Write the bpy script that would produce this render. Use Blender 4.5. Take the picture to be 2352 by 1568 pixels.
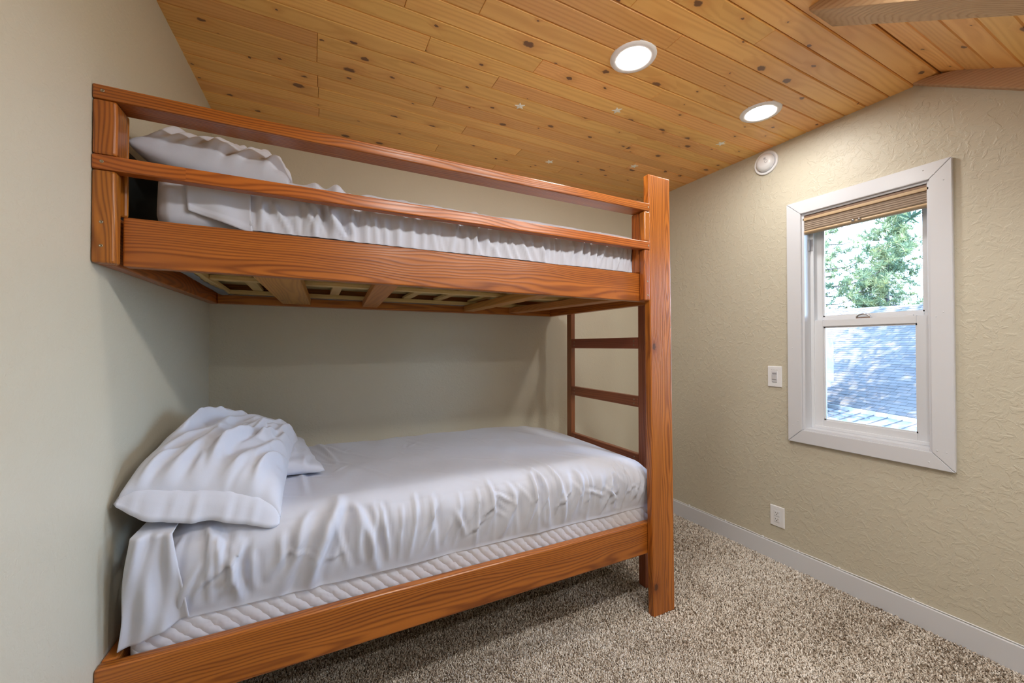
import bpy, bmesh, math, random
import numpy as np
from mathutils import Vector, Matrix

# ------------------------------------------------------------------ clear
for o in list(bpy.data.objects):
    bpy.data.objects.remove(o, do_unlink=True)
sc = bpy.context.scene
COL = sc.collection

# ------------------------------------------------------------------ camera
cam_d = bpy.data.cameras.new('camera')
cam_d.sensor_width = 36.0
cam_d.lens = 917.38 / 2352 * 36.0
cam_d.clip_start = 0.02
cam_d.clip_end = 500
cam = bpy.data.objects.new('camera', cam_d)
COL.objects.link(cam)
cam.location = (0.4766, -1.4775, 1.3603)
cam.rotation_euler = (math.radians(90 + 0.66), 0, math.radians(-26.7545))
sc.camera = cam

# ------------------------------------------------------------------ world, sun, exposure
LAMP_COL = (1.0, 0.98, 0.935)
LAMP_STRENGTH = 178.0
SKY_STRENGTH = 22.0
SUN_STRENGTH = 42.0
EXPOSURE = 0.0

world = bpy.data.worlds.new('sky')
sc.world = world
world.use_nodes = True
wn = world.node_tree
wn.nodes.clear()
w_out = wn.nodes.new('ShaderNodeOutputWorld')
w_bg = wn.nodes.new('ShaderNodeBackground')
w_tc = wn.nodes.new('ShaderNodeTexCoord')
w_sep = wn.nodes.new('ShaderNodeSeparateXYZ')
w_rmp = wn.nodes.new('ShaderNodeValToRGB')
w_rmp.color_ramp.elements[0].position = 0.0
w_rmp.color_ramp.elements[0].color = (0.54, 0.75, 1.0, 1)
w_rmp.color_ramp.elements[1].position = 0.7
w_rmp.color_ramp.elements[1].color = (0.30, 0.54, 1.0, 1)
wn.links.new(w_tc.outputs['Generated'], w_sep.inputs[0])
wn.links.new(w_sep.outputs['Z'], w_rmp.inputs[0])
wn.links.new(w_rmp.outputs[0], w_bg.inputs['Color'])
w_bg.inputs['Strength'].default_value = SKY_STRENGTH
wn.links.new(w_bg.outputs[0], w_out.inputs[0])

sun_d = bpy.data.lights.new('sun', 'SUN')
sun_d.energy = SUN_STRENGTH
sun_d.color = (1.0, 0.93, 0.82)
sun_d.angle = math.radians(0.6)
sun = bpy.data.objects.new('sun', sun_d)
COL.objects.link(sun)
SUN_DIR = Vector((-0.45, -0.12, 0.86)).normalized()
sun.rotation_euler = SUN_DIR.to_track_quat('Z', 'Y').to_euler()
sun.location = (0, 0, 30)

sc.view_settings.view_transform = 'Standard'
sc.view_settings.look = 'None'
sc.view_settings.exposure = EXPOSURE
sc.view_settings.gamma = 1.0
sc.view_settings.use_curve_mapping = False
sc.cycles.max_bounces = 10
sc.cycles.diffuse_bounces = 6
sc.cycles.sample_clamp_indirect = 6.0
sc.cycles.caustics_reflective = False
sc.cycles.caustics_refractive = False

# ------------------------------------------------------------------ helpers
rng = random.Random(7)
nr = np.random.RandomState(11)


def tag(o, label=None, cat=None, group=None, kind=None):
    if label: o['label'] = label
    if cat: o['category'] = cat
    if group: o['group'] = group
    if kind: o['kind'] = kind
    return o


def link(o, parent=None):
    COL.objects.link(o)
    if parent is not None:
        o.parent = parent
        o.matrix_parent_inverse = parent.matrix_basis.inverted()
    return o


def empty(name, loc, **k):
    o = bpy.data.objects.new(name, None)
    o.empty_display_size = 0.05
    o.location = loc
    COL.objects.link(o)
    return tag(o, **k)


def mesh_obj(name, verts, faces, mat, parent=None, smooth=False, origin=None):
    """verts in world coordinates, moved to the object's own origin"""
    v = np.asarray(verts, float).reshape(-1, 3)
    c = v.mean(0) if origin is None else np.asarray(origin, float)
    me = bpy.data.meshes.new(name)
    me.from_pydata((v - c).tolist(), [], [list(map(int, f)) for f in faces])
    me.update()
    if mat is not None:
        me.materials.append(mat)
    if smooth:
        me.polygons.foreach_set('use_smooth', [True] * len(me.polygons))
    o = bpy.data.objects.new(name, me)
    o.location = c
    return link(o, parent)


def bm_obj(name, bm, mat, parent=None, smooth=False, origin=None):
    v = np.array([x.co[:] for x in bm.verts])
    c = (v.min(0) + v.max(0)) / 2 if origin is None else np.asarray(origin, float)
    bmesh.ops.translate(bm, verts=bm.verts, vec=[-a for a in c])
    bmesh.ops.recalc_face_normals(bm, faces=bm.faces)
    me = bpy.data.meshes.new(name)
    bm.to_mesh(me)
    bm.free()
    if mat is not None:
        me.materials.append(mat)
    if smooth:
        me.polygons.foreach_set('use_smooth', [True] * len(me.polygons))
    o = bpy.data.objects.new(name, me)
    o.location = c
    return link(o, parent)


BOXF = [(0, 3, 2, 1), (4, 5, 6, 7), (0, 1, 5, 4), (1, 2, 6, 5), (2, 3, 7, 6), (3, 0, 4, 7)]


def add_hexa(bm, c):
    vs = [bm.verts.new(p) for p in c]
    return [bm.faces.new([vs[i] for i in f]) for f in BOXF]


def box8(x0, x1, y0, y1, z0, z1):
    return [(x0, y0, z0), (x1, y0, z0), (x1, y1, z0), (x0, y1, z0), (x0, y0, z1), (x1, y0, z1), (x1, y1, z1), (x0, y1, z1)]


def hexa(name, corners, mat, parent=None, bevel=0.0, seg=2):
    bm = bmesh.new()
    add_hexa(bm, corners)
    bmesh.ops.recalc_face_normals(bm, faces=bm.faces)
    if bevel > 0:
        bmesh.ops.bevel(bm, geom=list(bm.edges), offset=bevel, segments=seg, affect='EDGES', profile=0.5)
    return bm_obj(name, bm, mat, parent)


def box(name, x0, x1, y0, y1, z0, z1, mat, parent=None, bevel=0.0, seg=2):
    return hexa(name, box8(x0, x1, y0, y1, z0, z1), mat, parent, bevel, seg)


def add_lathe(bm, prof, M=None, n=32):
    """profile of (radius, height) turned about local Z, then moved by M"""
    M = M or Matrix.Identity(4)
    rings = []
    for r, h in prof:
        if r < 1e-6:
            rings.append([bm.verts.new(M @ Vector((0, 0, h)))])
        else:
            rings.append([bm.verts.new(M @ Vector((r * math.cos(2 * math.pi * i / n), r * math.sin(2 * math.pi * i / n), h))) for i in range(n)])
    for a, b in zip(rings, rings[1:]):
        for i in range(n):
            j = (i + 1) % n
            if len(a) == 1 and len(b) > 1:
                bm.faces.new((a[0], b[i], b[j]))
            elif len(b) == 1 and len(a) > 1:
                bm.faces.new((a[i], a[j], b[0]))
            elif len(a) > 1:
                bm.faces.new((a[i], a[j], b[j], b[i]))


def add_tube(bm, pts, rad, n=8, cap=True):
    pts = [Vector(p) for p in pts]
    rads = rad if isinstance(rad, (list, tuple)) else [rad] * len(pts)
    rings = []
    for i, p in enumerate(pts):
        t = (pts[min(i + 1, len(pts) - 1)] - pts[max(i - 1, 0)]).normalized()
        ref = Vector((0, 0, 1)) if abs(t.z) < 0.9 else Vector((1, 0, 0))
        a = t.cross(ref).normalized()
        b = t.cross(a)
        rings.append([bm.verts.new(p + (a * math.cos(2 * math.pi * k / n) + b * math.sin(2 * math.pi * k / n)) * rads[i]) for k in range(n)])
    for a, b in zip(rings, rings[1:]):
        for k in range(n):
            bm.faces.new((a[k], a[(k + 1) % n], b[(k + 1) % n], b[k]))
    if cap:
        bm.faces.new(rings[0][::-1])
        bm.faces.new(rings[-1])


# value noise, for shaping cloth
def vnoise(x, y, seed=0):
    x = np.asarray(x, float); y = np.asarray(y, float)
    xi = np.floor(x).astype(int); yi = np.floor(y).astype(int)
    xf = x - xi; yf = y - yi

    def h(a, b):
        n = (a * 374761393 + b * 668265263 + seed * 144665) & 0x7fffffff
        n = (n ^ (n >> 13)) * 1274126177 & 0x7fffffff
        return ((n ^ (n >> 16)) & 0xffff) / 65535.0
    u = xf * xf * (3 - 2 * xf); v = yf * yf * (3 - 2 * yf)
    return (h(xi, yi) * (1 - u) + h(xi + 1, yi) * u) * (1 - v) + (h(xi, yi + 1) * (1 - u) + h(xi + 1, yi + 1) * u) * v - 0.5


# ------------------------------------------------------------------ materials
def mat_base(name):
    m = bpy.data.materials.new(name)
    m.use_nodes = True
    nt = m.node_tree
    nt.nodes.clear()
    out = nt.nodes.new('ShaderNodeOutputMaterial')
    p = nt.nodes.new('ShaderNodeBsdfPrincipled')
    nt.links.new(p.outputs[0], out.inputs[0])
    return m, nt, p, out


def nd(nt, t, **kw):
    n = nt.nodes.new('ShaderNode' + t)
    for k, v in kw.items():
        setattr(n, k, v)
    return n


def math_n(nt, op, a, b=None, c=None):
    n = nd(nt, 'Math', operation=op)
    for i, v in enumerate((a, b, c)):
        if v is None: continue
        if isinstance(v, (int, float)):
            n.inputs[i].default_value = v
        else:
            nt.links.new(v, n.inputs[i])
    return n.outputs[0]


def vmath(nt, op, a, b=None):
    n = nd(nt, 'VectorMath', operation=op)
    for i, v in enumerate((a, b)):
        if v is None: continue
        if isinstance(v, (tuple, list)):
            n.inputs[i].default_value = v
        else:
            nt.links.new(v, n.inputs[i])
    return n.outputs[0] if op not in ('LENGTH', 'DISTANCE', 'DOT_PRODUCT') else n.outputs['Value']


def mix_c(nt, fac, a, b, blend='MIX'):
    n = nd(nt, 'Mix', data_type='RGBA', blend_type=blend)
    for s, v in ((n.inputs[0], fac), (n.inputs[6], a), (n.inputs[7], b)):
        if isinstance(v, (int, float)):
            s.default_value = v
        elif isinstance(v, (tuple, list)):
            s.default_value = (*v[:3], 1)
        else:
            nt.links.new(v, s)
    return n.outputs[2]


def ramp(nt, fac, stops):
    n = nd(nt, 'ValToRGB')
    e = n.color_ramp.elements
    while len(e) < len(stops):
        e.new(0.5)
    for i, (p, c) in enumerate(stops):
        e[i].position = p
        e[i].color = (*c, 1) if len(c) == 3 else c
    nt.links.new(fac, n.inputs[0])
    return n.outputs[0]


def noise(nt, vec, scale, detail=3, rough=0.55, dist=0.0):
    n = nd(nt, 'TexNoise')
    n.inputs['Scale'].default_value = scale
    n.inputs['Detail'].default_value = detail
    n.inputs['Roughness'].default_value = rough
    n.inputs['Distortion'].default_value = dist
    nt.links.new(vec, n.inputs['Vector'])
    return n.outputs[0]


def bump(nt, p, h, strength, dist):
    b = nd(nt, 'Bump')
    b.inputs['Strength'].default_value = strength
    b.inputs['Distance'].default_value = dist
    nt.links.new(h, b.inputs['Height'])
    nt.links.new(b.outputs[0], p.inputs['Normal'])
    return b


def plain(name, col, rough=0.5, metal=0.0, spec=0.5):
    m, nt, p, _ = mat_base(name)
    p.inputs['Base Color'].default_value = (*col, 1)
    p.inputs['Roughness'].default_value = rough
    p.inputs['Metallic'].default_value = metal
    p.inputs['Specular IOR Level'].default_value = spec
    return m


def wood(name, axis, light, dark, knot_col, rough=0.4, ring=30.0, knot_rate=0.5, knot_size=0.010, tint=0.16, contrast=1.0, coat=0.0,
         kcell=(2.4, 10.5), grain_bump=0.12, flow=0.05):
    """sawn softwood: growth rings run along the given local axis, sparse knots"""
    m, nt, p, _ = mat_base(name)
    tc = nd(nt, 'TexCoord')
    oi = nd(nt, 'ObjectInfo')
    off = vmath(nt, 'MULTIPLY', oi.outputs['Random'], (37.0, 11.0, 19.0))
    pos0 = tc.outputs['Object']
    sep = nd(nt, 'SeparateXYZ'); nt.links.new(pos0, sep.inputs[0])
    comb = nd(nt, 'CombineXYZ')
    order = {'x': (0, 1, 2), 'y': (1, 0, 2), 'z': (2, 0, 1)}[axis]
    for i, k in enumerate(order):
        nt.links.new(sep.outputs[k], comb.inputs[i])
    L = comb.outputs[0]                       # X now runs along the grain
    Lr = vmath(nt, 'ADD', L, off)
    # slow wander of the grain
    wv = nd(nt, 'TexNoise'); wv.inputs['Scale'].default_value = 1.0; wv.inputs['Detail'].default_value = 2
    nt.links.new(vmath(nt, 'MULTIPLY', Lr, (1.3, 7.0, 7.0)), wv.inputs['Vector'])
    wander = vmath(nt, 'MULTIPLY', vmath(nt, 'SUBTRACT', wv.outputs['Color'], (0.5, 0.5, 0.5)), (0.0, flow, flow))
    # knots
    kx, ky = kcell
    kv = vmath(nt, 'MULTIPLY', Lr, (kx, ky, 0.0))
    vo = nd(nt, 'TexVoronoi', voronoi_dimensions='2D', feature='F1')
    vo.inputs['Scale'].default_value = 1.0
    vo.inputs['Randomness'].default_value = 0.85
    nt.links.new(kv, vo.inputs['Vector'])
    dlt = vmath(nt, 'MULTIPLY', vmath(nt, 'SUBTRACT', kv, vo.outputs['Position']), (0.62 / kx, 1.0 / ky, 0.0))
    kn = nd(nt, 'TexNoise'); kn.inputs['Scale'].default_value = 70.0; kn.inputs['Detail'].default_value = 2
    nt.links.new(Lr, kn.inputs['Vector'])
    dlt = vmath(nt, 'ADD', dlt, vmath(nt, 'MULTIPLY', vmath(nt, 'SUBTRACT', kn.outputs['Color'], (0.5, 0.5, 0.5)), (knot_size * 0.55, knot_size * 0.55, 0.0)))
    kd = vmath(nt, 'LENGTH', dlt)
    csep = nd(nt, 'SeparateColor'); nt.links.new(vo.outputs['Color'], csep.inputs[0])
    gate = math_n(nt, 'LESS_THAN', csep.outputs[0], knot_rate)
    ksz = math_n(nt, 'MULTIPLY_ADD', math_n(nt, 'POWER', csep.outputs[1], 2.2), knot_size * 1.1, knot_size * 0.28)
    kr = math_n(nt, 'DIVIDE', kd, ksz)        # 1 at the knot's rim
    infl = math_n(nt, 'MULTIPLY', math_n(nt, 'POWER', 2.718, math_n(nt, 'MULTIPLY', kr, -0.55)), gate)
    # rings
    q = vmath(nt, 'ADD', vmath(nt, 'MULTIPLY', L, (0.0, 1.0, 1.0)), wander)
    cen = nd(nt, 'CombineXYZ')
    nt.links.new(math_n(nt, 'MULTIPLY_ADD', oi.outputs['Random'], 0.16, -0.08), cen.inputs[1])
    cen.inputs[2].default_value = -0.055
    rad = vmath(nt, 'LENGTH', vmath(nt, 'SUBTRACT', q, cen.outputs[0]))
    rad = math_n(nt, 'ADD', rad, math_n(nt, 'MULTIPLY', infl, 0.016))
    fine = noise(nt, vmath(nt, 'MULTIPLY', Lr, (2.0, 90.0, 90.0)), 1.0, 3)
    ph = math_n(nt, 'ADD', math_n(nt, 'MULTIPLY', rad, 1000.0 / ring * 6.283 * 2.4), math_n(nt, 'MULTIPLY', fine, 2.2))
    s = math_n(nt, 'MULTIPLY_ADD', math_n(nt, 'SINE', ph), 0.5, 0.5)
    s = math_n(nt, 'POWER', s, 1.8)
    streak = noise(nt, vmath(nt, 'MULTIPLY', Lr, (1.1, 26.0, 26.0)), 1.0, 4, 0.6)
    s2 = math_n(nt, 'MULTIPLY_ADD', s, 0.55 * contrast, math_n(nt, 'MULTIPLY', math_n(nt, 'SUBTRACT', streak, 0.35), 0.95 * contrast))
    col = ramp(nt, s2, [(0.0, light), (1.0, dark)])
    # board to board tint
    hv = nd(nt, 'HueSaturation')
    nt.links.new(col, hv.inputs['Color'])
    nt.links.new(math_n(nt, 'MULTIPLY_ADD', oi.outputs['Random'], 2 * tint, 1 - tint), hv.inputs['Value'])
    rnd2 = math_n(nt, 'FRACT', math_n(nt, 'MULTIPLY', oi.outputs['Random'], 17.3))
    nt.links.new(math_n(nt, 'MULTIPLY_ADD', rnd2, 0.016, 0.493), hv.inputs['Hue'])
    col = hv.outputs[0]
    halo = math_n(nt, 'MULTIPLY', math_n(nt, 'POWER', 2.718, math_n(nt, 'MULTIPLY', kr, -1.1)), math_n(nt, 'MULTIPLY', gate, 1.3))
    halo = math_n(nt, 'MINIMUM', halo, 0.6)
    col = mix_c(nt, halo, col, dark)
    core = nd(nt, 'MapRange'); core.interpolation_type = 'SMOOTHSTEP'
    core.inputs[1].default_value = 0.62; core.inputs[2].default_value = 0.38
    nt.links.new(kr, core.inputs[0])
    col = mix_c(nt, math_n(nt, 'MULTIPLY', core.outputs[0], math_n(nt, 'MULTIPLY', gate, 0.9)), col, knot_col)
    nt.links.new(col, p.inputs['Base Color'])
    p.inputs['Roughness'].default_value = rough
    p.inputs['Specular IOR Level'].default_value = 0.45
    if coat > 0:
        p.inputs['Coat Weight'].default_value = coat
        p.inputs['Coat Roughness'].default_value = 0.22
    bump(nt, p, math_n(nt, 'ADD', s, fine), grain_bump, 0.002)
    return m


def paint_wall(name, col, strength=0.5, scale=1.0, rough=0.42):
    """painted drywall with a skip-trowel finish"""
    m, nt, p, _ = mat_base(name)
    tc = nd(nt, 'TexCoord')
    P = tc.outputs['Object']
    a = noise(nt, P, 22 * scale, 4, 0.55, 0.9)
    r = nd(nt, 'MapRange'); r.interpolation_type = 'SMOOTHSTEP'
    r.inputs[1].default_value = 0.46; r.inputs[2].default_value = 0.62
    nt.links.new(a, r.inputs[0])
    b = noise(nt, P, 130 * scale, 3)
    c = noise(nt, P, 4, 2)
    h = math_n(nt, 'ADD', math_n(nt, 'MULTIPLY', r.outputs[0], math_n(nt, 'MULTIPLY_ADD', c, 0.8, 0.1)), math_n(nt, 'MULTIPLY', b, 0.35))
    v = noise(nt, P, 1.6, 3)
    cc = mix_c(nt, v, [x * 0.95 for x in col], [min(1, x * 1.05) for x in col])
    nt.links.new(cc, p.inputs['Base Color'])
    p.inputs['Roughness'].default_value = rough
    p.inputs['Specular IOR Level'].default_value = 0.4
    bump(nt, p, h, strength, 0.004)
    return m


def cloth(name, col, weave=420.0, rough=0.85, sheen=0.25, b=0.12):
    m, nt, p, _ = mat_base(name)
    tc = nd(nt, 'TexCoord')
    n1 = noise(nt, tc.outputs['Object'], weave, 2)
    n2 = noise(nt, tc.outputs['Object'], 38, 3, 0.5)
    cc = mix_c(nt, n2, [x * 0.96 for x in col], col)
    nt.links.new(cc, p.inputs['Base Color'])
    p.inputs['Roughness'].default_value = rough
    p.inputs['Sheen Weight'].default_value = sheen
    p.inputs['Specular IOR Level'].default_value = 0.25
    bump(nt, p, math_n(nt, 'ADD', math_n(nt, 'MULTIPLY', n1, 0.25), n2), b, 0.003)
    return m


WALL_C = (0.575, 0.535, 0.43)
M_wall = paint_wall('khaki_wall_paint', WALL_C, 0.20, 2.0)
M_wall_r = paint_wall('khaki_wall_paint_trowelled', WALL_C, 0.55, 1.35)
M_white = plain('white_gloss_paint', (0.66, 0.675, 0.72), 0.28)
M_vinyl = plain('white_vinyl', (0.70, 0.72, 0.76), 0.35)
M_plastic = plain('white_plastic', (0.82, 0.83, 0.86), 0.3)
M_dark = plain('dark_slot', (0.02, 0.02, 0.02), 0.6)
M_grey = plain('grey_plastic', (0.33, 0.33, 0.36), 0.4)
M_steel = plain('screw_steel', (0.30, 0.24, 0.16), 0.4, 0.6)
M_chrome = plain('satin_metal', (0.62, 0.62, 0.64), 0.25, 1.0)
M_black = plain('dark_gap_black', (0.012, 0.014, 0.014), 0.55)  # colour carries the darkness of the gap at the top bunk's head
M_felt = cloth('grey_dust_cover', (0.20, 0.22, 0.25), 90, 0.95, 0.1, 0.5)
BW_L, BW_D, BW_K = (0.475, 0.143, 0.020), (0.165, 0.037, 0.006), (0.07, 0.022, 0.008)
M_bed = {a: wood('stained_fir_' + a, a, BW_L, BW_D, BW_K, 0.34, 21.0, 0.30, 0.024, 0.09, 1.05, 0.2, (1.5, 6.0), 0.14, 0.095) for a in 'xyz'}
M_slat = wood('pale_slat_fir', 'y', (0.50, 0.215, 0.055), (0.31, 0.115, 0.026), BW_K, 0.5, 26.0, 0.2, 0.010, 0.1, 0.9)
M_lad = {a: wood('ladder_fir_' + a, a, (0.34, 0.105, 0.043), (0.16, 0.042, 0.018), BW_K, 0.4, 24.0, 0.35, 0.010, 0.08, 0.9, 0.2, (1.8, 8.0)) for a in 'yz'}
M_boxw = {a: wood('raw_pine_' + a, a, (0.66, 0.46, 0.20), (0.48, 0.30, 0.11), (0.16, 0.07, 0.03), 0.6, 26.0, 0.2, 0.008, 0.08, 0.6) for a in 'xy'}
M_ceil = wood('knotty_pine', 'x', (0.93, 0.53, 0.170), (0.72, 0.32, 0.080), (0.13, 0.05, 0.022), 0.36, 34.0, 0.50, 0.023, 0.11, 0.75, 0.15, (4.3, 10.5), 0.06, 0.05)
M_ceil_back = plain('dark_groove', (0.10, 0.04, 0.012), 0.8)
M_beam = wood('rough_sawn_beam', 'y', (0.52, 0.33, 0.185), (0.38, 0.225, 0.12), (0.10, 0.04, 0.02), 0.75, 30.0, 0.2, 0.01, 0.06, 0.7, 0.0, (1.5, 6.0), 0.5)
M_linen = cloth('white_cotton', (0.56, 0.578, 0.66))
M_linen2 = cloth('white_percale', (0.57, 0.588, 0.67))
M_beige = plain('beige_backing_cloth', (0.50, 0.40, 0.20), 0.9)
M_star = plain('pale_star_plastic', (0.95, 0.95, 0.86), 0.5)


def mat_lens():
    m, nt, p, out = mat_base('lamp_lens')
    e = nd(nt, 'Emission')
    e.inputs[0].default_value = (*LAMP_COL, 1)
    e.inputs[1].default_value = LAMP_STRENGTH
    nt.links.new(e.outputs[0], out.inputs[0])
    return m


M_lens = mat_lens()
M_trimring = plain('bright_white_trim', (0.92, 0.92, 0.93), 0.3)


def mat_glass():
    m, nt, p, out = mat_base('window_glass')
    nt.nodes.remove(p)
    t = nd(nt, 'BsdfTransparent')
    t.inputs[0].default_value = (0.94, 0.96, 0.97, 1)
    g = nd(nt, 'BsdfGlossy')
    g.inputs['Roughness'].default_value = 0.01
    f = nd(nt, 'Fresnel'); f.inputs[0].default_value = 1.45
    mx = nd(nt, 'MixShader')
    nt.links.new(f.outputs[0], mx.inputs[0])
    nt.links.new(t.outputs[0], mx.inputs[1])
    nt.links.new(g.outputs[0], mx.inputs[2])
    nt.links.new(mx.outputs[0], out.inputs[0])
    return m


M_glass = mat_glass()


def mat_quilt():
    m, nt, p, _ = mat_base('quilted_ticking')
    tc = nd(nt, 'TexCoord')
    w = nd(nt, 'TexWave', wave_type='BANDS', bands_direction='DIAGONAL')
    w.inputs['Scale'].default_value = 15.0
    w.inputs['Distortion'].default_value = 1.5
    w.inputs['Detail'].default_value = 1
    w.inputs['Detail Scale'].default_value = 3.0
    nt.links.new(tc.outputs['Object'], w.inputs['Vector'])
    p.inputs['Base Color'].default_value = (0.60, 0.60, 0.655, 1)
    p.inputs['Roughness'].default_value = 0.8
    p.inputs['Sheen Weight'].default_value = 0.2
    bump(nt, p, math_n(nt, 'POWER', w.outputs['Fac'], 0.5), 0.35, 0.008)
    return m


M_quilt = mat_quilt()


def mat_blind():
    m, nt, p, _ = mat_base('woven_shade_fabric')
    tc = nd(nt, 'TexCoord')
    n = noise(nt, vmath(nt, 'MULTIPLY', tc.outputs['Object'], (60.0, 14.0, 500.0)), 1.0, 3)
    c = ramp(nt, n, [(0.25, (0.20, 0.145, 0.105)), (0.75, (0.42, 0.335, 0.26))])
    nt.links.new(c, p.inputs['Base Color'])
    p.inputs['Roughness'].default_value = 0.9
    bump(nt, p, n, 0.4, 0.002)
    return m


M_blind = mat_blind()
M_blind_rail = plain('tan_shade_rail', (0.52, 0.37, 0.22), 0.45)
M_blind_head = plain('brown_head_rail', (0.24, 0.15, 0.10), 0.5)

# ------------------------------------------------------------------ room shell
ZC = 2.642
YB = 1.169
XR = 3.13
YF = -3.3
YK = -1.35
floor_m, nt, p, _ = mat_base('carpet_backing')
tc = nd(nt, 'TexCoord')
n1 = noise(nt, tc.outputs['Object'], 170, 2, 0.6)
nt.links.new(ramp(nt, n1, [(0.3, (0.10, 0.075, 0.05)), (0.7, (0.36, 0.29, 0.22))]), p.inputs['Base Color'])
p.inputs['Roughness'].default_value = 1.0
M_carpet = floor_m
floor = tag(box('floor', -0.4, 3.3, YF - 0.1, 1.35, -0.14, -0.004, M_carpet), 'beige and brown flecked carpet floor', kind='structure')


def wl(y):
    return -0.059 + 0.0422 * y


tag(hexa('wall_left', [(wl(YF) - 0.12, YF, -0.1), (wl(YF), YF, -0.1), (wl(1.3), 1.3, -0.1), (wl(1.3) - 0.12, 1.3, -0.1),
                       (wl(YF) - 0.12, YF, 2.75), (wl(YF), YF, 2.75), (wl(1.3), 1.3, 2.75), (wl(1.3) - 0.12, 1.3, 2.75)], M_wall), kind='structure')
tag(box('wall_back', -0.2, XR + 0.12, YB, YB + 0.12, -0.1, 2.75, M_wall), kind='structure')
tag(box('wall_front', -0.4, XR + 0.12, YF - 0.12, YF, -0.1, 2.75, M_wall), kind='structure')

# right wall with its window opening and an unseen one added for daylight
WIN = [(-0.677, -0.116, 0.857, 2.157), (-2.45, -1.55, 0.80, 2.08)]


def wall_with_holes():
    bm = bmesh.new()
    ys = sorted({YF - 0.12, 1.3, *[w[0] for w in WIN], *[w[1] for w in WIN]})
    zs = sorted({-0.1, 2.75, *[w[2] for w in WIN], *[w[3] for w in WIN]})
    grid = {}

    def V(x, y, z):
        k = (x, round(y, 5), round(z, 5))
        if k not in grid: grid[k] = bm.verts.new((x, y, z))
        return grid[k]

    def hole(i, j):
        yc = (ys[i] + ys[i + 1]) / 2; zc = (zs[j] + zs[j + 1]) / 2
        return any(a < yc < b and c < zc < d for a, b, c, d in WIN)
    for x in (XR, XR + 0.13):
        for i in range(len(ys) - 1):
            for j in range(len(zs) - 1):
                if not hole(i, j):
                    bm.faces.new([V(x, ys[i], zs[j]), V(x, ys[i + 1], zs[j]), V(x, ys[i + 1], zs[j + 1]), V(x, ys[i], zs[j + 1])])
    be = [e for e in bm.edges if len(e.link_faces) == 1 and abs(e.verts[0].co.x - XR) < 1e-6]
    for e in be:
        a, b = e.verts
        k2 = [grid[(XR + 0.13, round(v.co.y, 5), round(v.co.z, 5))] for v in (b, a)]
        bm.faces.new([a, b, *k2])
    return bm_obj('wall_right', bm, M_wall_r)


tag(wall_with_holes(), kind='structure')

# ceiling: flat part over the beds, then a slope that falls towards the camera
ceiling = tag(box('ceiling', -0.4, XR + 0.12, -0.72, 1.3, ZC + 0.02, ZC + 0.10, M_ceil_back), kind='structure')
SB = 0.55
ZB0, YB0 = 2.6475, -0.7195


def zb(y):
    return ZB0 + SB * (y - YB0)


slab = hexa('sloped_deck', [(-0.4, YK, zb(YK) + 0.02), (XR + 0.12, YK, zb(YK) + 0.02), (XR + 0.12, -0.7, zb(-0.7) + 0.02), (-0.4, -0.7, zb(-0.7) + 0.02),
                            (-0.4, YK, zb(YK) + 0.12), (XR + 0.12, YK, zb(YK) + 0.12), (XR + 0.12, -0.7, zb(-0.7) + 0.12), (-0.4, -0.7, zb(-0.7) + 0.12)], M_ceil_back, ceiling)
box('flat_deck', -0.4, XR + 0.12, YF - 0.1, YK, zb(YK) + 0.02, zb(YK) + 0.12, M_ceil_back, ceiling)


def plank_mesh(length, width, th=0.018, ch=0.0036):
    """tongue-and-groove board, face down at z=0, eased lower edges"""
    w = width / 2
    prof = [(-w, th), (-w, ch * 1.4), (-w + ch, 0), (w - ch, 0), (w, ch * 1.4), (w, th)]
    v, f = [], []
    L = length / 2
    ends = [(-L, 1), (-L + ch * .5, 0), (L - ch * .5, 0), (L, 1)]
    for x, e in ends:
        for (y, z) in prof:
            v.append((x, y, z if not e else max(z, ch * 0.8)))
    n = len(prof)
    for a in range(3):
        for k in range(n - 1):
            f.append((a * n + k, (a + 1) * n + k, (a + 1) * n + k + 1, a * n + k + 1))
    me = bpy.data.meshes.new('plank')
    me.from_pydata(v, [], f)
    me.materials.append(M_ceil)
    me.update()
    return me


PW = 0.0953
joints = {  # butt joints seen in the photograph, by row counted from the ridge
    2: [0.85], 3: [1.55], 4: [1.84], 5: [0.35, 2.6], 6: [1.05], 7: [0.787, 2.05], 8: [1.40], 9: [0.915], 10: [1.272], 11: [0.495], 12: [0.495, 2.3],
    13: [1.05], 14: [0.50, 2.5], 15: [0.505, 1.283], 16: [1.7], 17: [0.51, 2.1], 18: [1.2]}
joints[2] = [0.9, 2.154]
row = 0
y = -0.718
while y < YB:
    y1 = y + PW
    cuts = joints.get(row, [rng.uniform(0.6, 2.4)])
    xs = [-0.16] + list(cuts) + [XR + 0.01]
    for a, b in zip(xs, xs[1:]):
        if b - a < 0.08: continue
        me = plank_mesh(b - a - 0.0008, PW - 0.0024)
        o = bpy.data.objects.new('plank', me)
        o.location = ((a + b) / 2, (y + y1) / 2, ZC + rng.uniform(-0.0006, 0.0006))
        link(o, ceiling)
    y = y1
    row += 1
sa = math.atan(SB)
n_rows = int((YB0 - YK) / (PW * math.cos(sa))) + 1
for r in range(n_rows):
    s = (r + 0.5) * PW
    yy = YB0 - s * math.cos(sa)
    cut = rng.choice([0.6, 1.1, 1.6, 2.0])
    for a, b in ((-0.2, cut), (cut, XR + 0.01)):
        o = bpy.data.objects.new('plank', plank_mesh(b - a - 0.0008, PW - 0.0024))
        o.location = ((a + b) / 2, yy, zb(yy))
        o.rotation_euler = (sa, 0, 0)
        link(o, ceiling)

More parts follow.
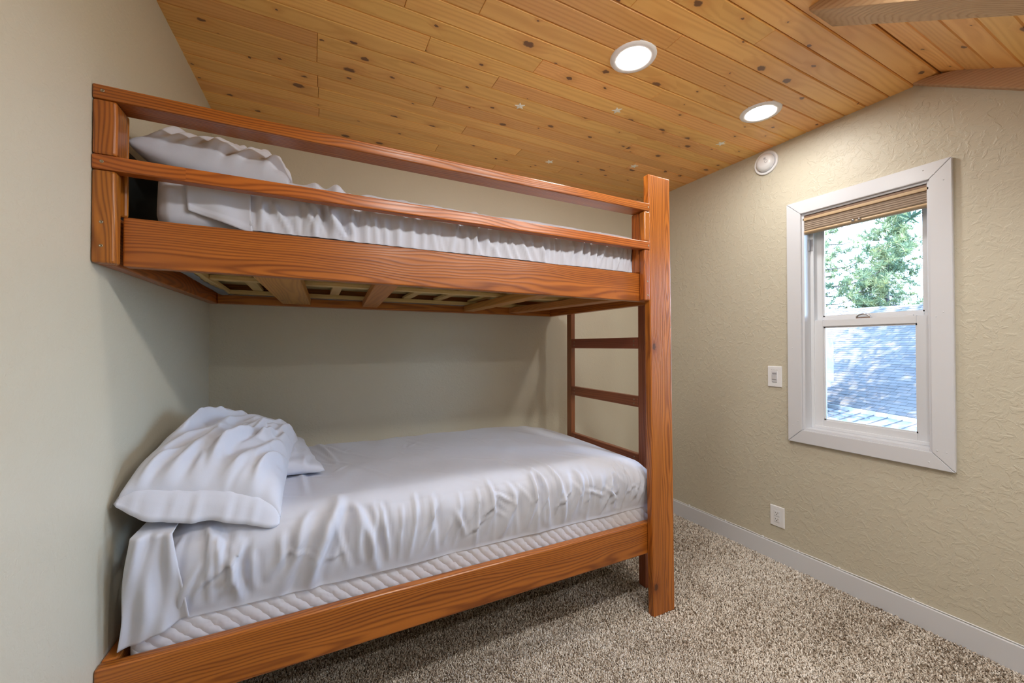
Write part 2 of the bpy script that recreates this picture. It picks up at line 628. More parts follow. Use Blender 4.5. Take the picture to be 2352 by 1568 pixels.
for r in range(int((YK - YF) / PW) + 1):
    cut = rng.choice([0.6, 1.1, 1.6, 2.0])
    for a, b in ((-0.2, cut), (cut, XR + 0.01)):
        o = bpy.data.objects.new('plank', plank_mesh(b - a - 0.0008, PW - 0.0024))
        o.location = ((a + b) / 2, YK - 0.02 - (r + 0.5) * PW, zb(YK) - 0.004)
        link(o, ceiling)

# exposed beams under the slope
SM = 0.65


def zbeam(y):
    return ZC - 0.002 + SM * (y + 0.63)


def beam(name, x0, x1, y0, y1):
    c = []
    for z in (0, 1):
        for (x, yv) in ((x0, y1), (x1, y1), (x1, y0), (x0, y0)):
            c.append((x, yv, zbeam(yv) if z == 0 else zbeam(yv) + 0.30))
    c[6] = (x1, y0, ZC + 0.015); c[7] = (x0, y0, ZC + 0.015)
    o = hexa(name, c, M_beam, None, 0.004)
    return tag(o, kind='structure')


beam('trim_1', 2.155, 2.325, -0.645, YK)
beam('trim_2', 3.094, XR + 0.02, -0.628, YK)

bb = tag(box('baseboard_right', XR - 0.014, XR + 0.002, YF, YB, -0.004, 0.110, M_white, None, 0.003), kind='structure')
tag(box('baseboard_back', -0.05, XR - 0.014, YB - 0.014, YB, -0.004, 0.110, M_white, None, 0.003), kind='structure')


# carpet pile: short leaning tufts where the camera can see the floor
def carpet_pile():
    sp = 0.0058
    xs = np.arange(0.2, XR - 0.012, sp); ys = np.arange(-1.25, 1.15, sp)
    X, Y = np.meshgrid(xs, ys)
    X = X.ravel() + nr.uniform(-.5, .5, X.size) * sp
    Y = Y.ravel() + nr.uniform(-.5, .5, Y.size) * sp
    a = np.arctan2(X - 0.4766, Y + 1.4775)
    d = np.hypot(X - 0.4766, Y + 1.4775)
    keep = (X < XR - 0.016) & (a > math.radians(-10)) & (a < math.radians(82)) & (d > 1.15) & ~((Y > 0.75) & (X < 2.0))
    far = d > 2.0
    keep &= ~(far & (nr.rand(X.size) < 0.35))
    X, Y, d = X[keep], Y[keep], d[keep]
    N = X.size
    ang = nr.uniform(0, 2 * np.pi, N)
    lean = nr.uniform(0.15, 0.95, N)
    h = nr.uniform(0.008, 0.0125, N)
    r = nr.uniform(0.0022, 0.0034, N) * np.where(d > 2, 1.25, 1.0)
    V = np.zeros((N, 7, 3))
    tw = nr.uniform(0, 2 * np.pi, N)
    cx, sx = np.cos(ang) * lean * h, np.sin(ang) * lean * h
    for k in range(3):
        t = tw + k * 2.094
        V[:, k] = np.stack([X + np.cos(t) * r, Y + np.sin(t) * r, np.full(N, -0.005)], 1)
        V[:, 3 + k] = np.stack([X + cx * 0.7 + np.cos(t + .7) * r * 0.95, Y + sx * 0.7 + np.sin(t + .7) * r * 0.95, h * 0.75 - 0.004], 1)
    V[:, 6] = np.stack([X + cx * 1.3, Y + sx * 1.3, h * 0.95 - 0.004], 1)
    F = np.array([(0, 1, 4, 3), (1, 2, 5, 4), (2, 0, 3, 5)])
    T = np.array([(3, 4, 6), (4, 5, 6), (5, 3, 6)])
    base = np.arange(N)[:, None, None] * 7
    quads = (F[None] + base).reshape(-1, 4)
    tris = (T[None] + base).reshape(-1, 3)
    me = bpy.data.meshes.new('carpet_pile')
    nv, nq, ntr = N * 7, len(quads), len(tris)
    me.vertices.add(nv)
    me.vertices.foreach_set('co', V.reshape(-1))
    me.loops.add(nq * 4 + ntr * 3)
    me.loops.foreach_set('vertex_index', np.concatenate([quads.ravel(), tris.ravel()]).astype(np.int32))
    me.polygons.add(nq + ntr)
    starts = np.concatenate([np.arange(nq) * 4, nq * 4 + np.arange(ntr) * 3]).astype(np.int32)
    me.polygons.foreach_set('loop_start', starts)
    me.update(calc_edges=True)
    at = me.attributes.new('yarn', 'FLOAT', 'POINT')
    val = np.clip(0.52 + 0.24 * nr.randn(N) + 0.35 * vnoise(X * 2.2, Y * 2.2, 5) + 0.2 * vnoise(X * 9, Y * 9, 6), 0, 1)
    at.data.foreach_set('value', np.repeat(val, 7).astype(np.float32))
    m, nt, p, _ = mat_base('carpet_yarn')
    A = nd(nt, 'Attribute'); A.attribute_name = 'yarn'
    c = ramp(nt, A.outputs['Fac'], [(0.0, (0.17, 0.12, 0.08)), (0.3, (0.46, 0.385, 0.315)), (0.6, (0.74, 0.665, 0.58)), (1.0, (0.93, 0.885, 0.83))])
    nt.links.new(c, p.inputs['Base Color'])
    p.inputs['Roughness'].default_value = 0.95
    p.inputs['Specular IOR Level'].default_value = 0.1
    me.materials.append(m)
    o = bpy.data.objects.new('carpet_pile', me)
    link(o, floor)
    o['kind'] = 'stuff'


carpet_pile()


# ------------------------------------------------------------------ windows
def make_window(name, W, split=1.49, detail=True):
    y0, y1, z0, z1 = W
    root = tag(empty(name, (XR, (y0 + y1) / 2, z0)), kind='structure')
    cw = 0.078
    xa, xb = XR - 0.02, XR - 0.0005
    # mitred casing boards
    for side in ('t', 'b', 'l', 'r'):
        bm = bmesh.new()
        oy0, oy1, oz0, oz1 = y0 - cw, y1 + cw, z0 - cw, z1 + cw
        q = {'t': [(oy0, oz1), (oy1, oz1), (y1, z1), (y0, z1)], 'b': [(oy0, oz0), (oy1, oz0), (y1, z0), (y0, z0)],
             'l': [(oy1, oz0), (oy1, oz1), (y1, z1), (y1, z0)], 'r': [(oy0, oz0), (oy0, oz1), (y0, z1), (y0, z0)]}[side]
        # a hairline gap at the mitres
        c = np.mean(q, 0)
        q = [(a + (c[0] - a) * 0.0018, b + (c[1] - b) * 0.0018) for a, b in q]
        add_hexa(bm, [(xa, a, b) for a, b in q] + [(xb, a, b) for a, b in q])
        bmesh.ops.recalc_face_normals(bm, faces=bm.faces)
        bmesh.ops.bevel(bm, geom=list(bm.edges), offset=0.0022, segments=2, affect='EDGES')
        bm_obj('casing_board', bm, M_white, root)
    # nail heads on the casing
    if detail:
        for (yy, zz) in [(y0 - .02, z1 + .02), (y0 - .045, 1.52), (y0 - .02, 1.50), (y0 - .05, z0 + .01), (y0 - .018, z0 + .012), (y0 - .05, z1 - .02),
                         (y1 + .02, 1.52), (y1 + .05, 1.35), (y1 + .05, z0 + .02), (y1 + .02, z0 + .05), (y0 + .01, z0 - .05), (y0 + .02, z1 + .05)]:
            bm = bmesh.new()
            add_lathe(bm, [(0.0, 0.0018), (0.0022, 0.0014), (0.0034, 0)], Matrix.Translation((xa, yy, zz)) @ Matrix.Rotation(-math.pi / 2, 4, 'Y'), 10)
            bm_obj('nail_head', bm, M_white, root, True)
    # jamb liner
    t = 0.012
    for k, (a, b, c, d) in enumerate([(y0, y0 + t, z0, z1), (y1 - t, y1, z0, z1), (y0 + t, y1 - t, z0, z0 + t), (y0 + t, y1 - t, z1 - t, z1)]):
        box('jamb_board', XR - 0.004, XR + 0.075, a, b, c, d, M_white, root, 0.0012)
    # vinyl frame with a stepped track
    fy0, fy1, fz0, fz1 = y0 + t, y1 - t, z0 + t, z1 - t

    def ring(nm, x0, x1, a, b, c, d, w, parent, mat=M_vinyl, wb=None):
        wb = wb or w
        o = empty(nm, ((x0 + x1) / 2, (a + b) / 2, c))
        o.parent = parent
        o.matrix_parent_inverse = parent.matrix_basis.inverted()
        return o
    fr = 0.018
    for (a, b, c, d, n) in [(fy0, fy0 + fr, fz0, fz1, 'frame_stile'), (fy1 - fr, fy1, fz0, fz1, 'frame_stile'), (fy0 + fr, fy1 - fr, fz0, fz0 + fr, 'frame_sill'), (fy0 + fr, fy1 - fr, fz1 - fr, fz1, 'frame_head')]:
        box(n, XR + 0.060, XR + 0.128, a, b, c, d, M_vinyl, root, 0.002)
    # grey brush stop in the left track
    box('track_stop', XR + 0.058, XR + 0.066, fy1 - 0.016, fy1 - 0.003, z1 - 0.22, z1 - 0.15, M_grey, root, 0.001)
    box('track_stop', XR + 0.040, XR + 0.058, fy1 - 0.006, fy1 + 0.0005, z1 - 0.22, z1 - 0.15, M_grey, root, 0.001)

    def sash(x0, x1, a, b, c, d, ws, wb, wt, nm):
        # frame with mitred-looking corners: stiles, bottom rail, top rail with a glazing bead
        bm = bmesh.new()
        for (p_, q_, r_, s_) in [(a, a + ws, c, d), (b - ws, b, c, d), (a + ws, b - ws, c, c + wb), (a + ws, b - ws, d - wt, d)]:
            sub = bmesh.new()
            add_hexa(sub, box8(x0, x1, p_, q_, r_, s_))
            bmesh.ops.recalc_face_normals(sub, faces=sub.faces)
            bmesh.ops.bevel(sub, geom=list(sub.edges), offset=0.0025, segments=2, affect='EDGES')
            me_t = bpy.data.meshes.new('t'); sub.to_mesh(me_t); sub.free(); bm.from_mesh(me_t); bpy.data.meshes.remove(me_t)
        # bead
        g = 0.008
        for (p_, q_, r_, s_) in [(a + ws - .001, a + ws + g, c + wb, d - wt), (b - ws - g, b - ws + .001, c + wb, d - wt), (a + ws, b - ws, c + wb - .001, c + wb + g), (a + ws, b - ws, d - wt - g, d - wt + .001)]:
            add_hexa(bm, box8(x0 + 0.009, x1 - 0.009, p_, q_, r_, s_))
        so = bm_obj(nm, bm, M_vinyl, root)
        xm = (x0 + x1) / 2
        box('pane', xm - 0.002, xm + 0.002, a + ws + .002, b - ws - .002, c + wb + .002, d - wt - .002, M_glass, so)
        return so
    ym0, ym1 = fy0 + fr * 0.6, fy1 - fr * 0.6
    up = sash(XR + 0.100, XR + 0.126, ym0, ym1, split + 0.005, fz1 - 0.01, 0.034, 0.040, 0.034, 'upper_sash')
    lo = sash(XR + 0.066, XR + 0.096, ym0, ym1, fz0 + fr * 0.4, split + 0.025, 0.052, 0.046, 0.040, 'lower_sash')
    # cam lock on the meeting rail
    bm = bmesh.new()
    yc = (y0 + y1) / 2 + 0.015
    add_hexa(bm, box8(XR + 0.070, XR + 0.094, yc - 0.032, yc + 0.032, split + 0.025, split + 0.031))
    pts = [(XR + 0.072, yc + 0.030 - 0.06 * k / 8, split + 0.032 + 0.016 * math.sin(math.pi * k / 8) ** 0.6) for k in range(9)]
    add_tube(bm, pts, 0.0045, 8)
    bm_obj('sash_lock', bm, M_chrome, root)
    box('lift_latch', XR + 0.070, XR + 0.084, y0 + 0.09, yc - 0.06, split + 0.0245, split + 0.030, M_vinyl, root, 0.001)
    return root


make_window('window_1', WIN[0])

make_window('fill_window', WIN[1], 1.42, False)  # unseen window, added to let in cool fill daylight


# shade pulled almost to the top
def shade():
    y0, y1, z1 = -0.674, -0.119, 2.142
    root = empty('window_shade', (XR + 0.02, (y0 + y1) / 2, 2.05), label='tan woven shade raised to the top of the white window', cat='shade')
    box('head_rail', XR - 0.001, XR + 0.045, y0, y1, z1 - 0.012, z1, M_blind_head, root, 0.002)
    box('head_rail', XR - 0.004, XR + 0.046, y0, y1, z1 - 0.030, z1 - 0.0125, M_blind_rail, root, 0.003)
    # stacked cell fabric
    bm = bmesh.new()
    prof = []
    zt, zb_ = z1 - 0.031, z1 - 0.086
    n = 5
    for k in range(n * 6 + 1):
        f = k / (n * 6)
        prof.append((XR + 0.002 + 0.0013 * (1 + math.cos(2 * math.pi * f * n)), zt + (zb_ - zt) * f))
    for k, (x, z) in enumerate(prof): pass
    L = [[bm.verts.new((x, yy, z)) for x, z in prof] for yy in (y0 + .001, y1 - .001)]
    Bk = [[bm.verts.new((XR + 0.042, yy, z)) for x, z in prof] for yy in (y0 + .001, y1 - .001)]
    m_ = len(prof)
    for k in range(m_ - 1):
        bm.faces.new((L[0][k], L[1][k], L[1][k + 1], L[0][k + 1]))
        bm.faces.new((Bk[0][k], Bk[0][k + 1], Bk[1][k + 1], Bk[1][k]))
        for s in (0, 1):
            bm.faces.new((L[s][k], L[s][k + 1], Bk[s][k + 1], Bk[s][k]))
    bm_obj('shade_fabric', bm, M_blind, root)
    # rounded bottom rail
    bm = bmesh.new()
    for yy in (y0, y1): pass
    ring = [(XR - 0.001 + 0.022 + 0.024 * math.cos(a) * (1 if abs(math.cos(a)) < .9 else 1), z1 - 0.097 + 0.0115 * math.sin(a)) for a in [2 * math.pi * i / 16 for i in range(16)]]
    A = [bm.verts.new((x, y0, z)) for x, z in ring]; B = [bm.verts.new((x, y1, z)) for x, z in ring]
    for i in range(16):
        bm.faces.new((A[i], A[(i + 1) % 16], B[(i + 1) % 16], B[i]))
    bm.faces.new(A); bm.faces.new(B[::-1])
    bm_obj('bottom_rail', bm, M_blind_rail, root)
    for yy in (-0.400, -0.372):
        bm = bmesh.new()
        add_lathe(bm, [(0, -0.008), (0.006, -0.006), (0.0075, 0), (0.006, 0.006), (0, 0.008)],
                  Matrix.Translation((XR - 0.006, yy, z1 - 0.092)) @ Matrix.Rotation(math.pi / 2, 4, 'X'), 12)
        bm_obj('pull_tab', bm, M_chrome, root, True)


shade()


# ------------------------------------------------------------------ ceiling lights
def downlight(x, y, label, z=None, tilt=0.0):
    ZC = z if z else 2.642
    TM = Matrix.Translation((x, y, ZC)) @ Matrix.Rotation(tilt, 4, 'X')
    root = empty('recessed_light', (x, y, ZC), label=label, cat='light', group='recessed ceiling lights')
    bm = bmesh.new()
    add_lathe(bm, [(0.068, 0.006), (0.069, -0.004), (0.074, -0.006), (0.088, -0.0065), (0.098, -0.004), (0.101, 0.0015), (0.101, 0.004)], TM, 48)
    t = bm_obj('trim_ring', bm, M_trimring, root, True)
    bm = bmesh.new()
    add_lathe(bm, [(0.0, -0.0052), (0.035, -0.005), (0.060, -0.004), (0.0685, -0.0015)], TM, 48)
    o = bm_obj('lens', bm, M_lens, root, True)
    # face down
    me = o.data
    if sum(p_.normal.z for p_ in me.polygons) > 0:
        me.flip_normals()
    return root


downlight(1.750, -0.148, 'round recessed light over the middle of the bunk, farther from the window')
downlight(2.673, -0.148, 'round recessed light close to the smoke detector and window wall')
for xx, lb in ((1.00, 'unseen round recessed fill light in the sloped ceiling at the pillow end'), (1.50, 'unseen round recessed fill light in the middle of the sloped ceiling'), (1.98, 'unseen round recessed fill light in the sloped ceiling beside the beam')):  # unseen row added for fill, placed by the rail's shadow on the carpet
    downlight(xx, -1.15, lb, zb(-1.15) - 0.002, sa)
for xx, lb in ((1.15, 'unseen round light added over the open floor, nearest the pillow-end wall'), (1.85, 'unseen round light added over the middle of the open floor'), (2.5, 'unseen round light added over the open floor, nearest the window wall')):  # second unseen row, added to brighten the window wall
    downlight(xx, -2.3, lb, zb(YK) - 0.004)


def star(x, y, rot, r, label):
    bm = bmesh.new()
    top, bot = [], []
    for k in range(10):
        a = rot + math.pi * k / 5
        q = r if k % 2 == 0 else r * 0.42
        top.append(bm.verts.new((x + q * math.cos(a), y + q * math.sin(a), ZC - 0.0008)))
        bot.append(bm.verts.new((x + q * math.cos(a) * .96, y + q * math.sin(a) * .96, ZC - 0.0034)))
    c = bm.verts.new((x, y, ZC - 0.0050))
    for k in range(10):
        j = (k + 1) % 10
        bm.faces.new((top[k], top[j], bot[j], bot[k]))
        bm.faces.new((bot[k], bot[j], c))
    bm.faces.new(top[::-1])
    tag(bm_obj('star_sticker', bm, M_star), label, 'sticker', 'glow stars on the ceiling')


star(1.467, 0.394, 0.5, 0.030, 'pale plastic star farthest from the window, over the middle of the bunk')
star(1.957, 0.191, 0.2, 0.030, 'pale plastic star beside the recessed light over the middle of the bunk')
star(2.787, 0.170, 0.9, 0.030, 'pale plastic star between the far recessed light and smoke detector')
star(1.952, 0.871, 0.1, 0.030, 'pale plastic star over the top bunk near the back wall')
star(2.525, 0.658, 0.6, 0.030, 'pale plastic star above the tall bunk post')


# ------------------------------------------------------------------ wall fittings
def smoke():
    R_ = Matrix.Rotation(-math.pi / 2, 4, 'Y')
    yc, zc = 0.092, 2.555
    root = empty('smoke_detector', (XR, yc, zc), label='round white smoke detector high on the window wall', cat='smoke detector')
    bm = bmesh.new()
    add_lathe(bm, [(0.0, 0.004), (0.060, 0.004), (0.066, 0.012), (0.073, 0.012), (0.0755, 0.008), (0.0755, 0.0005)], Matrix.Translation((XR, yc, zc)) @ R_, 48)
    bm_obj('base_plate', bm, M_plastic, root, True)
    bm = bmesh.new()
    add_lathe(bm, [(0.0, 0.041), (0.028, 0.040), (0.042, 0.036), (0.052, 0.026), (0.0555, 0.014), (0.0555, 0.006)], Matrix.Translation((XR, yc, zc)) @ R_, 48)
    dome = bm_obj('dome', bm, M_plastic, root, True)
    # sounder grille: small dark slots in a cluster, and a ring button
    bm = bmesh.new()
    for i in range(-3, 4):
        for j in range(-3, 4):
            if i * i + j * j < 10 and (i + j) % 2 == 0:
                yy, zz = yc - 0.012 + i * 0.0024, zc + 0.016 + j * 0.0026
                add_hexa(bm, box8(XR - 0.0418, XR - 0.039, yy - 0.001, yy + 0.001, zz - 0.0011, zz + 0.0011))
    o = bm_obj('sounder_grille', bm, M_grey, dome)
    o['kind'] = 'stuff'
    bm = bmesh.new()
    pts = [(XR - 0.0405, yc - 0.019 + 0.0085 * math.cos(a), zc - 0.003 + 0.0085 * math.sin(a)) for a in [2 * math.pi * k / 20 for k in range(21)]]
    add_tube(bm, pts, 0.0009, 6, False)
    bm_obj('test_button', bm, M_grey, dome)


smoke()


def plate(root, yc, zc, w, h):
    bm = bmesh.new()
    add_hexa(bm, [(XR - 0.0005, yc - w / 2, zc - h / 2), (XR - 0.0005, yc + w / 2, zc - h / 2), (XR - 0.0005, yc + w / 2, zc + h / 2), (XR - 0.0005, yc - w / 2, zc + h / 2),
                  (XR - 0.007, yc - w / 2 + .003, zc - h / 2 + .003), (XR - 0.007, yc + w / 2 - .003, zc - h / 2 + .003), (XR - 0.007, yc + w / 2 - .003, zc + h / 2 - .003), (XR - 0.007, yc - w / 2 + .003, zc + h / 2 - .003)])
    bmesh.ops.recalc_face_normals(bm, faces=bm.faces)
    bmesh.ops.bevel(bm, geom=list(bm.edges), offset=0.0012, segments=2, affect='EDGES')
    return bm_obj('wall_plate', bm, M_plastic, root)


def screw(root, y_, z_, x_=XR - 0.0072):
    bm = bmesh.new()
    add_lathe(bm, [(0, 0.0012), (0.0022, 0.001), (0.003, 0)], Matrix.Translation((x_, y_, z_)) @ Matrix.Rotation(-math.pi / 2, 4, 'Y'), 10)
    bm_obj('plate_screw', bm, M_plastic, root, True)


sw = empty('light_switch', (XR, 0.048, 1.166), label='white slide switch plate on the wall beside the window', cat='switch')
pl = plate(sw, 0.048, 1.166, 0.088, 0.134)
bx_ = XR - 0.007
box('switch_rim', bx_ - 0.0015, bx_ + 0.001, 0.048 - 0.0175, 0.048 + 0.0175, 1.166 - 0.032, 1.166 + 0.034, M_white, sw, 0.0008)
box('slider_slot', bx_ - 0.0018, bx_ + 0.001, 0.048 - 0.013, 0.048 + 0.013, 1.166 + 0.013, 1.166 + 0.024, M_grey, sw)
box('slider_knob', bx_ - 0.006, bx_, 0.048 - 0.013, 0.048 + 0.013, 1.166 - 0.018, 1.166 + 0.012, plain('pale_grey_slider', (0.58, 0.58, 0.60), 0.4), sw, 0.001)
box('lower_slot', bx_ - 0.0018, bx_ + 0.001, 0.048 - 0.015, 0.048 + 0.013, 1.166 - 0.0375, 1.166 - 0.0345, M_grey, sw)
bm = bmesh.new()
for k in range(9):
    yy = 0.048 + 0.020 - k * 0.0048
    add_hexa(bm, box8(bx_ - 0.0004, bx_ + 0.0004, yy - 0.0034, yy, 1.166 + 0.041, 1.166 + 0.0435 - (k % 3) * 0.0006))
o = bm_obj('printed_lettering', bm, M_grey, sw); o['kind'] = 'stuff'
screw(sw, 0.048, 1.166 + 0.052); screw(sw, 0.048, 1.166 - 0.052)

ot = empty('power_outlet', (XR, 0.039, 0.281), label='white duplex power outlet low on the wall above the baseboard', cat='outlet')
plate(ot, 0.039, 0.281, 0.088, 0.130)
box('receptacle_face', bx_ - 0.0016, bx_ + 0.001, 0.039 - 0.017, 0.039 + 0.017, 0.281 - 0.036, 0.281 + 0.036, M_white, ot, 0.0008)
for s in (1, -1):
    zc = 0.281 + s * 0.0195
    rc = box('socket', bx_ - 0.0024, bx_ + 0.001, 0.039 - 0.0145, 0.039 + 0.0145, zc - 0.0135, zc + 0.0135, M_plastic, ot, 0.0006)
    for dy in (-0.0065, 0.0065):
        box('slot', bx_ - 0.0028, bx_, 0.039 + dy - 0.0011, 0.039 + dy + 0.0011, zc, zc + 0.008, M_dark, rc)
    bm = bmesh.new()
    add_lathe(bm, [(0, 0.0006), (0.0028, 0.0006), (0.0028, 0)], Matrix.Translation((bx_ - 0.0024, 0.039, zc - 0.0065)) @ Matrix.Rotation(-math.pi / 2, 4, 'Y'), 12)
    bm_obj('ground_hole', bm, M_dark, rc)
screw(ot, 0.039, 0.281 + 0.05); screw(ot, 0.039, 0.281 - 0.05)

# thin cable stapled along the baseboard
clips = [0.70, 0.395, 0.13, -0.08, -0.292, -0.60, -0.955]
root = empty('wall_cable', (XR, 0, 0.115), label='thin white cable clipped along the top of the baseboard', cat='cable')
bm = bmesh.new()
pts = []
cl = [1.10] + clips + [-1.6]
for a, b in zip(cl, cl[1:]):
    for k in range(8):
        f = k / 8
        pts.append((XR - 0.0045, a + (b - a) * f, 0.1150 + 0.0035 * math.sin(math.pi * f) * (1 if (a * 10) % 2 > 1 else 0.3)))
pts.append((XR - 0.0045, -1.6, 0.115))
add_tube(bm, pts, 0.0026, 8)
bm_obj('cable', bm, M_plastic, root, True)
for yy in clips:
    bm = bmesh.new()
    add_hexa(bm, box8(XR - 0.009, XR, yy - 0.004, yy + 0.004, 0.1105, 0.1215))
    add_lathe(bm, [(0, 0.003), (0.0022, 0.0024), (0.0028, 0)], Matrix.Translation((XR - 0.009, yy, 0.1205)) @ Matrix.Rotation(-math.pi / 2, 4, 'Y'), 8)
    bm_obj('cable_clip', bm, M_plastic, root)

# ------------------------------------------------------------------ bunk bed
bed = empty('bunk_bed', (1.0, 0.6, 0), label='reddish stained wooden bunk bed with ladder and guard rails in the alcove', cat='bunk bed')


def bd(name, x0, x1, y0, y1, z0, z1, ax, bevel=0.005, mat=None):
    return box(name, x0, x1, y0, y1, z0, z1, (mat or M_bed)[ax], bed, bevel)


def xp(z):  # the tall post leans a little
    return 2.0 + 0.0155 - 0.0112 * z


PT = 2.228
post = hexa('corner_post', [(xp(0), 0, 0), (xp(0) + .149, 0, 0), (xp(0) + .149, .038, 0), (xp(0), .038, 0),
                            (xp(PT), 0, PT), (xp(PT) + .149, 0, PT), (xp(PT) + .149, .038, PT), (xp(PT), .038, PT)], M_bed['z'], bed, 0.006, 3)
# rails of the lower bunk
LZ0, LZ1 = 0.303, 0.460
XE = 2.158
hexa('lower_front_rail', box8(wl(.04) + .001, XE, .0385, .0765, LZ0, LZ1), M_bed['x'], bed, 0.008, 3)
bd('lower_back_rail', wl(1.167) + .0395, XE - .038, YB - .0395, YB - .0015, LZ0, LZ1, 'x')
hexa('lower_head_rail', [(wl(.0765) + .001, .077, LZ0), (wl(.0765) + .039, .077, LZ0), (wl(1.167) + .039, 1.1675, LZ0), (wl(1.167) + .001, 1.1675, LZ0),
                         (wl(.0765) + .001, .077, LZ1), (wl(.0765) + .039, .077, LZ1), (wl(1.167) + .039, 1.1675, LZ1), (wl(1.167) + .001, 1.1675, LZ1)], M_bed['y'], bed, 0.006)
bd('lower_foot_rail', XE - .038, XE, .077, YB - .0015, LZ0, LZ1, 'y')
for x in (0.35, 0.95, 1.55):
    box('lower_slat', x - .045, x + .045, .077, YB - .04, LZ0 + .01, LZ0 + .048, M_slat, bed, 0.003)
# rails of the upper bunk
UZ0, UZ1 = 1.588, 1.7295
GZ = [(1.8447, 1.8856), (2.0388, 2.0778)]
xg = wl(0) + .001          # left end, on the wall
FR = hexa('upper_front_rail', box8(wl(.04) + .053, XE, .0385, .0765, UZ0, UZ1), M_bed['x'], bed, 0.004)
bd('upper_back_rail', wl(1.167) + .0395, XE - .038, YB - .0395, YB - .0015, UZ0, UZ1, 'x', 0.004)
hexa('upper_head_rail', [(wl(.04) + .001, .0385, UZ0), (wl(.04) + .039, .0385, UZ0), (wl(1.167) + .039, 1.1675, UZ0), (wl(1.167) + .001, 1.1675, UZ0),
                         (wl(.04) + .001, .0385, UZ1), (wl(.04) + .039, .0385, UZ1), (wl(1.167) + .039, 1.1675, UZ1), (wl(1.167) + .001, 1.1675, UZ1)], M_bed['y'], bed, 0.004)
bd('upper_foot_rail', XE - .038, XE, .077, YB - .0015, UZ0, UZ1, 'y', 0.004)
# guard rail: two posts, each a back strip and two face blocks, carrying two rails
ends = [(xg, xg + .051), (1.962, 2.0)]
for k, (a, b) in enumerate(ends):
    bd('guard_post', a, b, .0775 if k == 0 else .0385, .0915, UZ1 + .002 if k == 1 else UZ0 + .15, GZ[1][0] - .0005, 'z', 0.006)
    bd('guard_block', a, b, 0.0, .038, UZ0, GZ[0][0] - .0006, 'z', 0.007)
    bd('guard_block', a, b, 0.0, .038 if k else .077, GZ[0][1] + .0006, GZ[1][0] - .0006, 'z', 0.007)
r1 = bd('guard_rail', xg, 2.0, -0.001, .038, GZ[0][0], GZ[0][1], 'x', 0.004)
r2 = bd('guard_rail', xg, 2.0, -0.001, .089, GZ[1][0], GZ[1][1], 'x', 0.004)


def screws(par, lst):
    for (x, y_, z, d) in lst:
        bm = bmesh.new()
        M = Matrix.Translation((x, y_, z)) @ (Matrix.Rotation(math.pi / 2, 4, 'X') if d == 'y' else Matrix.Rotation(-math.pi / 2, 4, 'Y'))
        add_lathe(bm, [(0.0, 0.0004), (0.0022, 0.0002), (0.0024, 0.0012), (0.0040, 0.0012), (0.0046, 0.0)], M, 14)
        bm_obj('screw_head', bm, M_steel, par, True)


screws(r2, [(wl(0) + .022, -.001, 2.061, 'y'), (1.988, -.001, 2.058, 'y')])
screws(r1, [(wl(0) + .022, -.001, 1.866, 'y'), (1.988, -.001, 1.864, 'y')])
screws(post, [(2.145, 0, 1.46, 'y')])
for o in [c for c in bed.children if c.name.startswith('guard_block')][:1]:
    screws(o, [(wl(0) + .022, 0.0, 1.70, 'y'), (wl(0) + .022, 0.0, 1.635, 'y')])
for o in [c for c in bed.children if c.name.startswith('guard_block')][2:3]:
    screws(o, [(1.982, 0.0, 1.685, 'y'), (1.984, 0.0, 1.615, 'y')])

# ladder at the foot end: two stiles and four rungs set between them
XL = 2.160
for (a, b) in ((0.197, 0.252), (0.912, 0.967)):
    box('ladder_stile', XL, XL + .036, a, b, 0.0, UZ1, M_lad['z'], bed, 0.006)
for z0, z1 in ((1.345, 1.411), (1.008, 1.071), (0.675, 0.738), (0.34, 0.405)):
    rg = box('ladder_rung', XL + .001, XL + .034, .2525, .9115, z0, z1, M_lad['y'], bed, 0.004)
    screws(rg, [(XL + .001, yy, z0 + (z1 - z0) * f, 'x') for yy in (.285, .875) for f in (.3, .68)])


# slats under the top bunk: (x centre at front, x centre at back, width)
for (xf, xb_, w) in ((0.366, 0.404, 0.145), (0.742, 0.803, 0.089), (1.475, 1.455, 0.075), (1.925, 1.805, 0.085)):
    z0, z1 = 1.600, 1.638
    y0, y1 = .077, YB - .040
    hexa('bunk_slat', [(xf - w / 2, y0, z0), (xf + w / 2, y0, z0), (xb_ + w / 2, y1, z0), (xb_ - w / 2, y1, z0),
                       (xf - w / 2, y0, z1), (xf + w / 2, y0, z1), (xb_ + w / 2, y1, z1), (xb_ - w / 2, y1, z1)], M_slat, bed, 0.003)

# ------------------------------------------------------------------ box spring in the top bunk
bs = empty('box_spring', (1.0, 0.6, 1.639), label='pale wooden box spring frame seen from below in the top bunk', cat='box spring')
BX0, BX1, BY0, BY1 = 0.045, 2.09, 0.085, 1.122
for (a, b) in ((BY0, BY0 + .045), (BY1 - .045, BY1)):
    box('frame_rail', BX0, BX1, a, b, 1.639, 1.660, M_boxw['x'], bs, 0.002)
box('frame_rail', BX0, BX0 + .05, BY0 + .046, BY1 - .046, 1.639, 1.660, M_boxw['y'], bs, 0.002)
box('frame_rail', BX1 - .05, BX1, BY0 + .046, BY1 - .046, 1.639, 1.660, M_boxw['y'], bs, 0.002)
box('frame_rail', BX0 + .051, BX1 - .051, 0.58, 0.63, 1.642, 1.660, M_boxw['x'], bs, 0.002)
for x in (0.22, 0.60, 1.02, 1.22, 1.46, 1.70):
    box('frame_slat', x - .024, x + .024, BY0 + .01, BY1 - .01, 1.661, 1.676, M_boxw['y'], bs, 0.002)
box('cloth_panel', BX0 + .004, BX1 - .004, BY0 + .004, BY1 - .004, 1.692, 1.700, M_beige, bs)
box('side_panel', BX0, BX1, BY0, BY0 + .004, 1.661, 1.722, M_linen, bs)
box('side_panel', BX0, BX0 + .004, BY0 + .005, BY1, 1.661, 1.722, M_linen, bs)
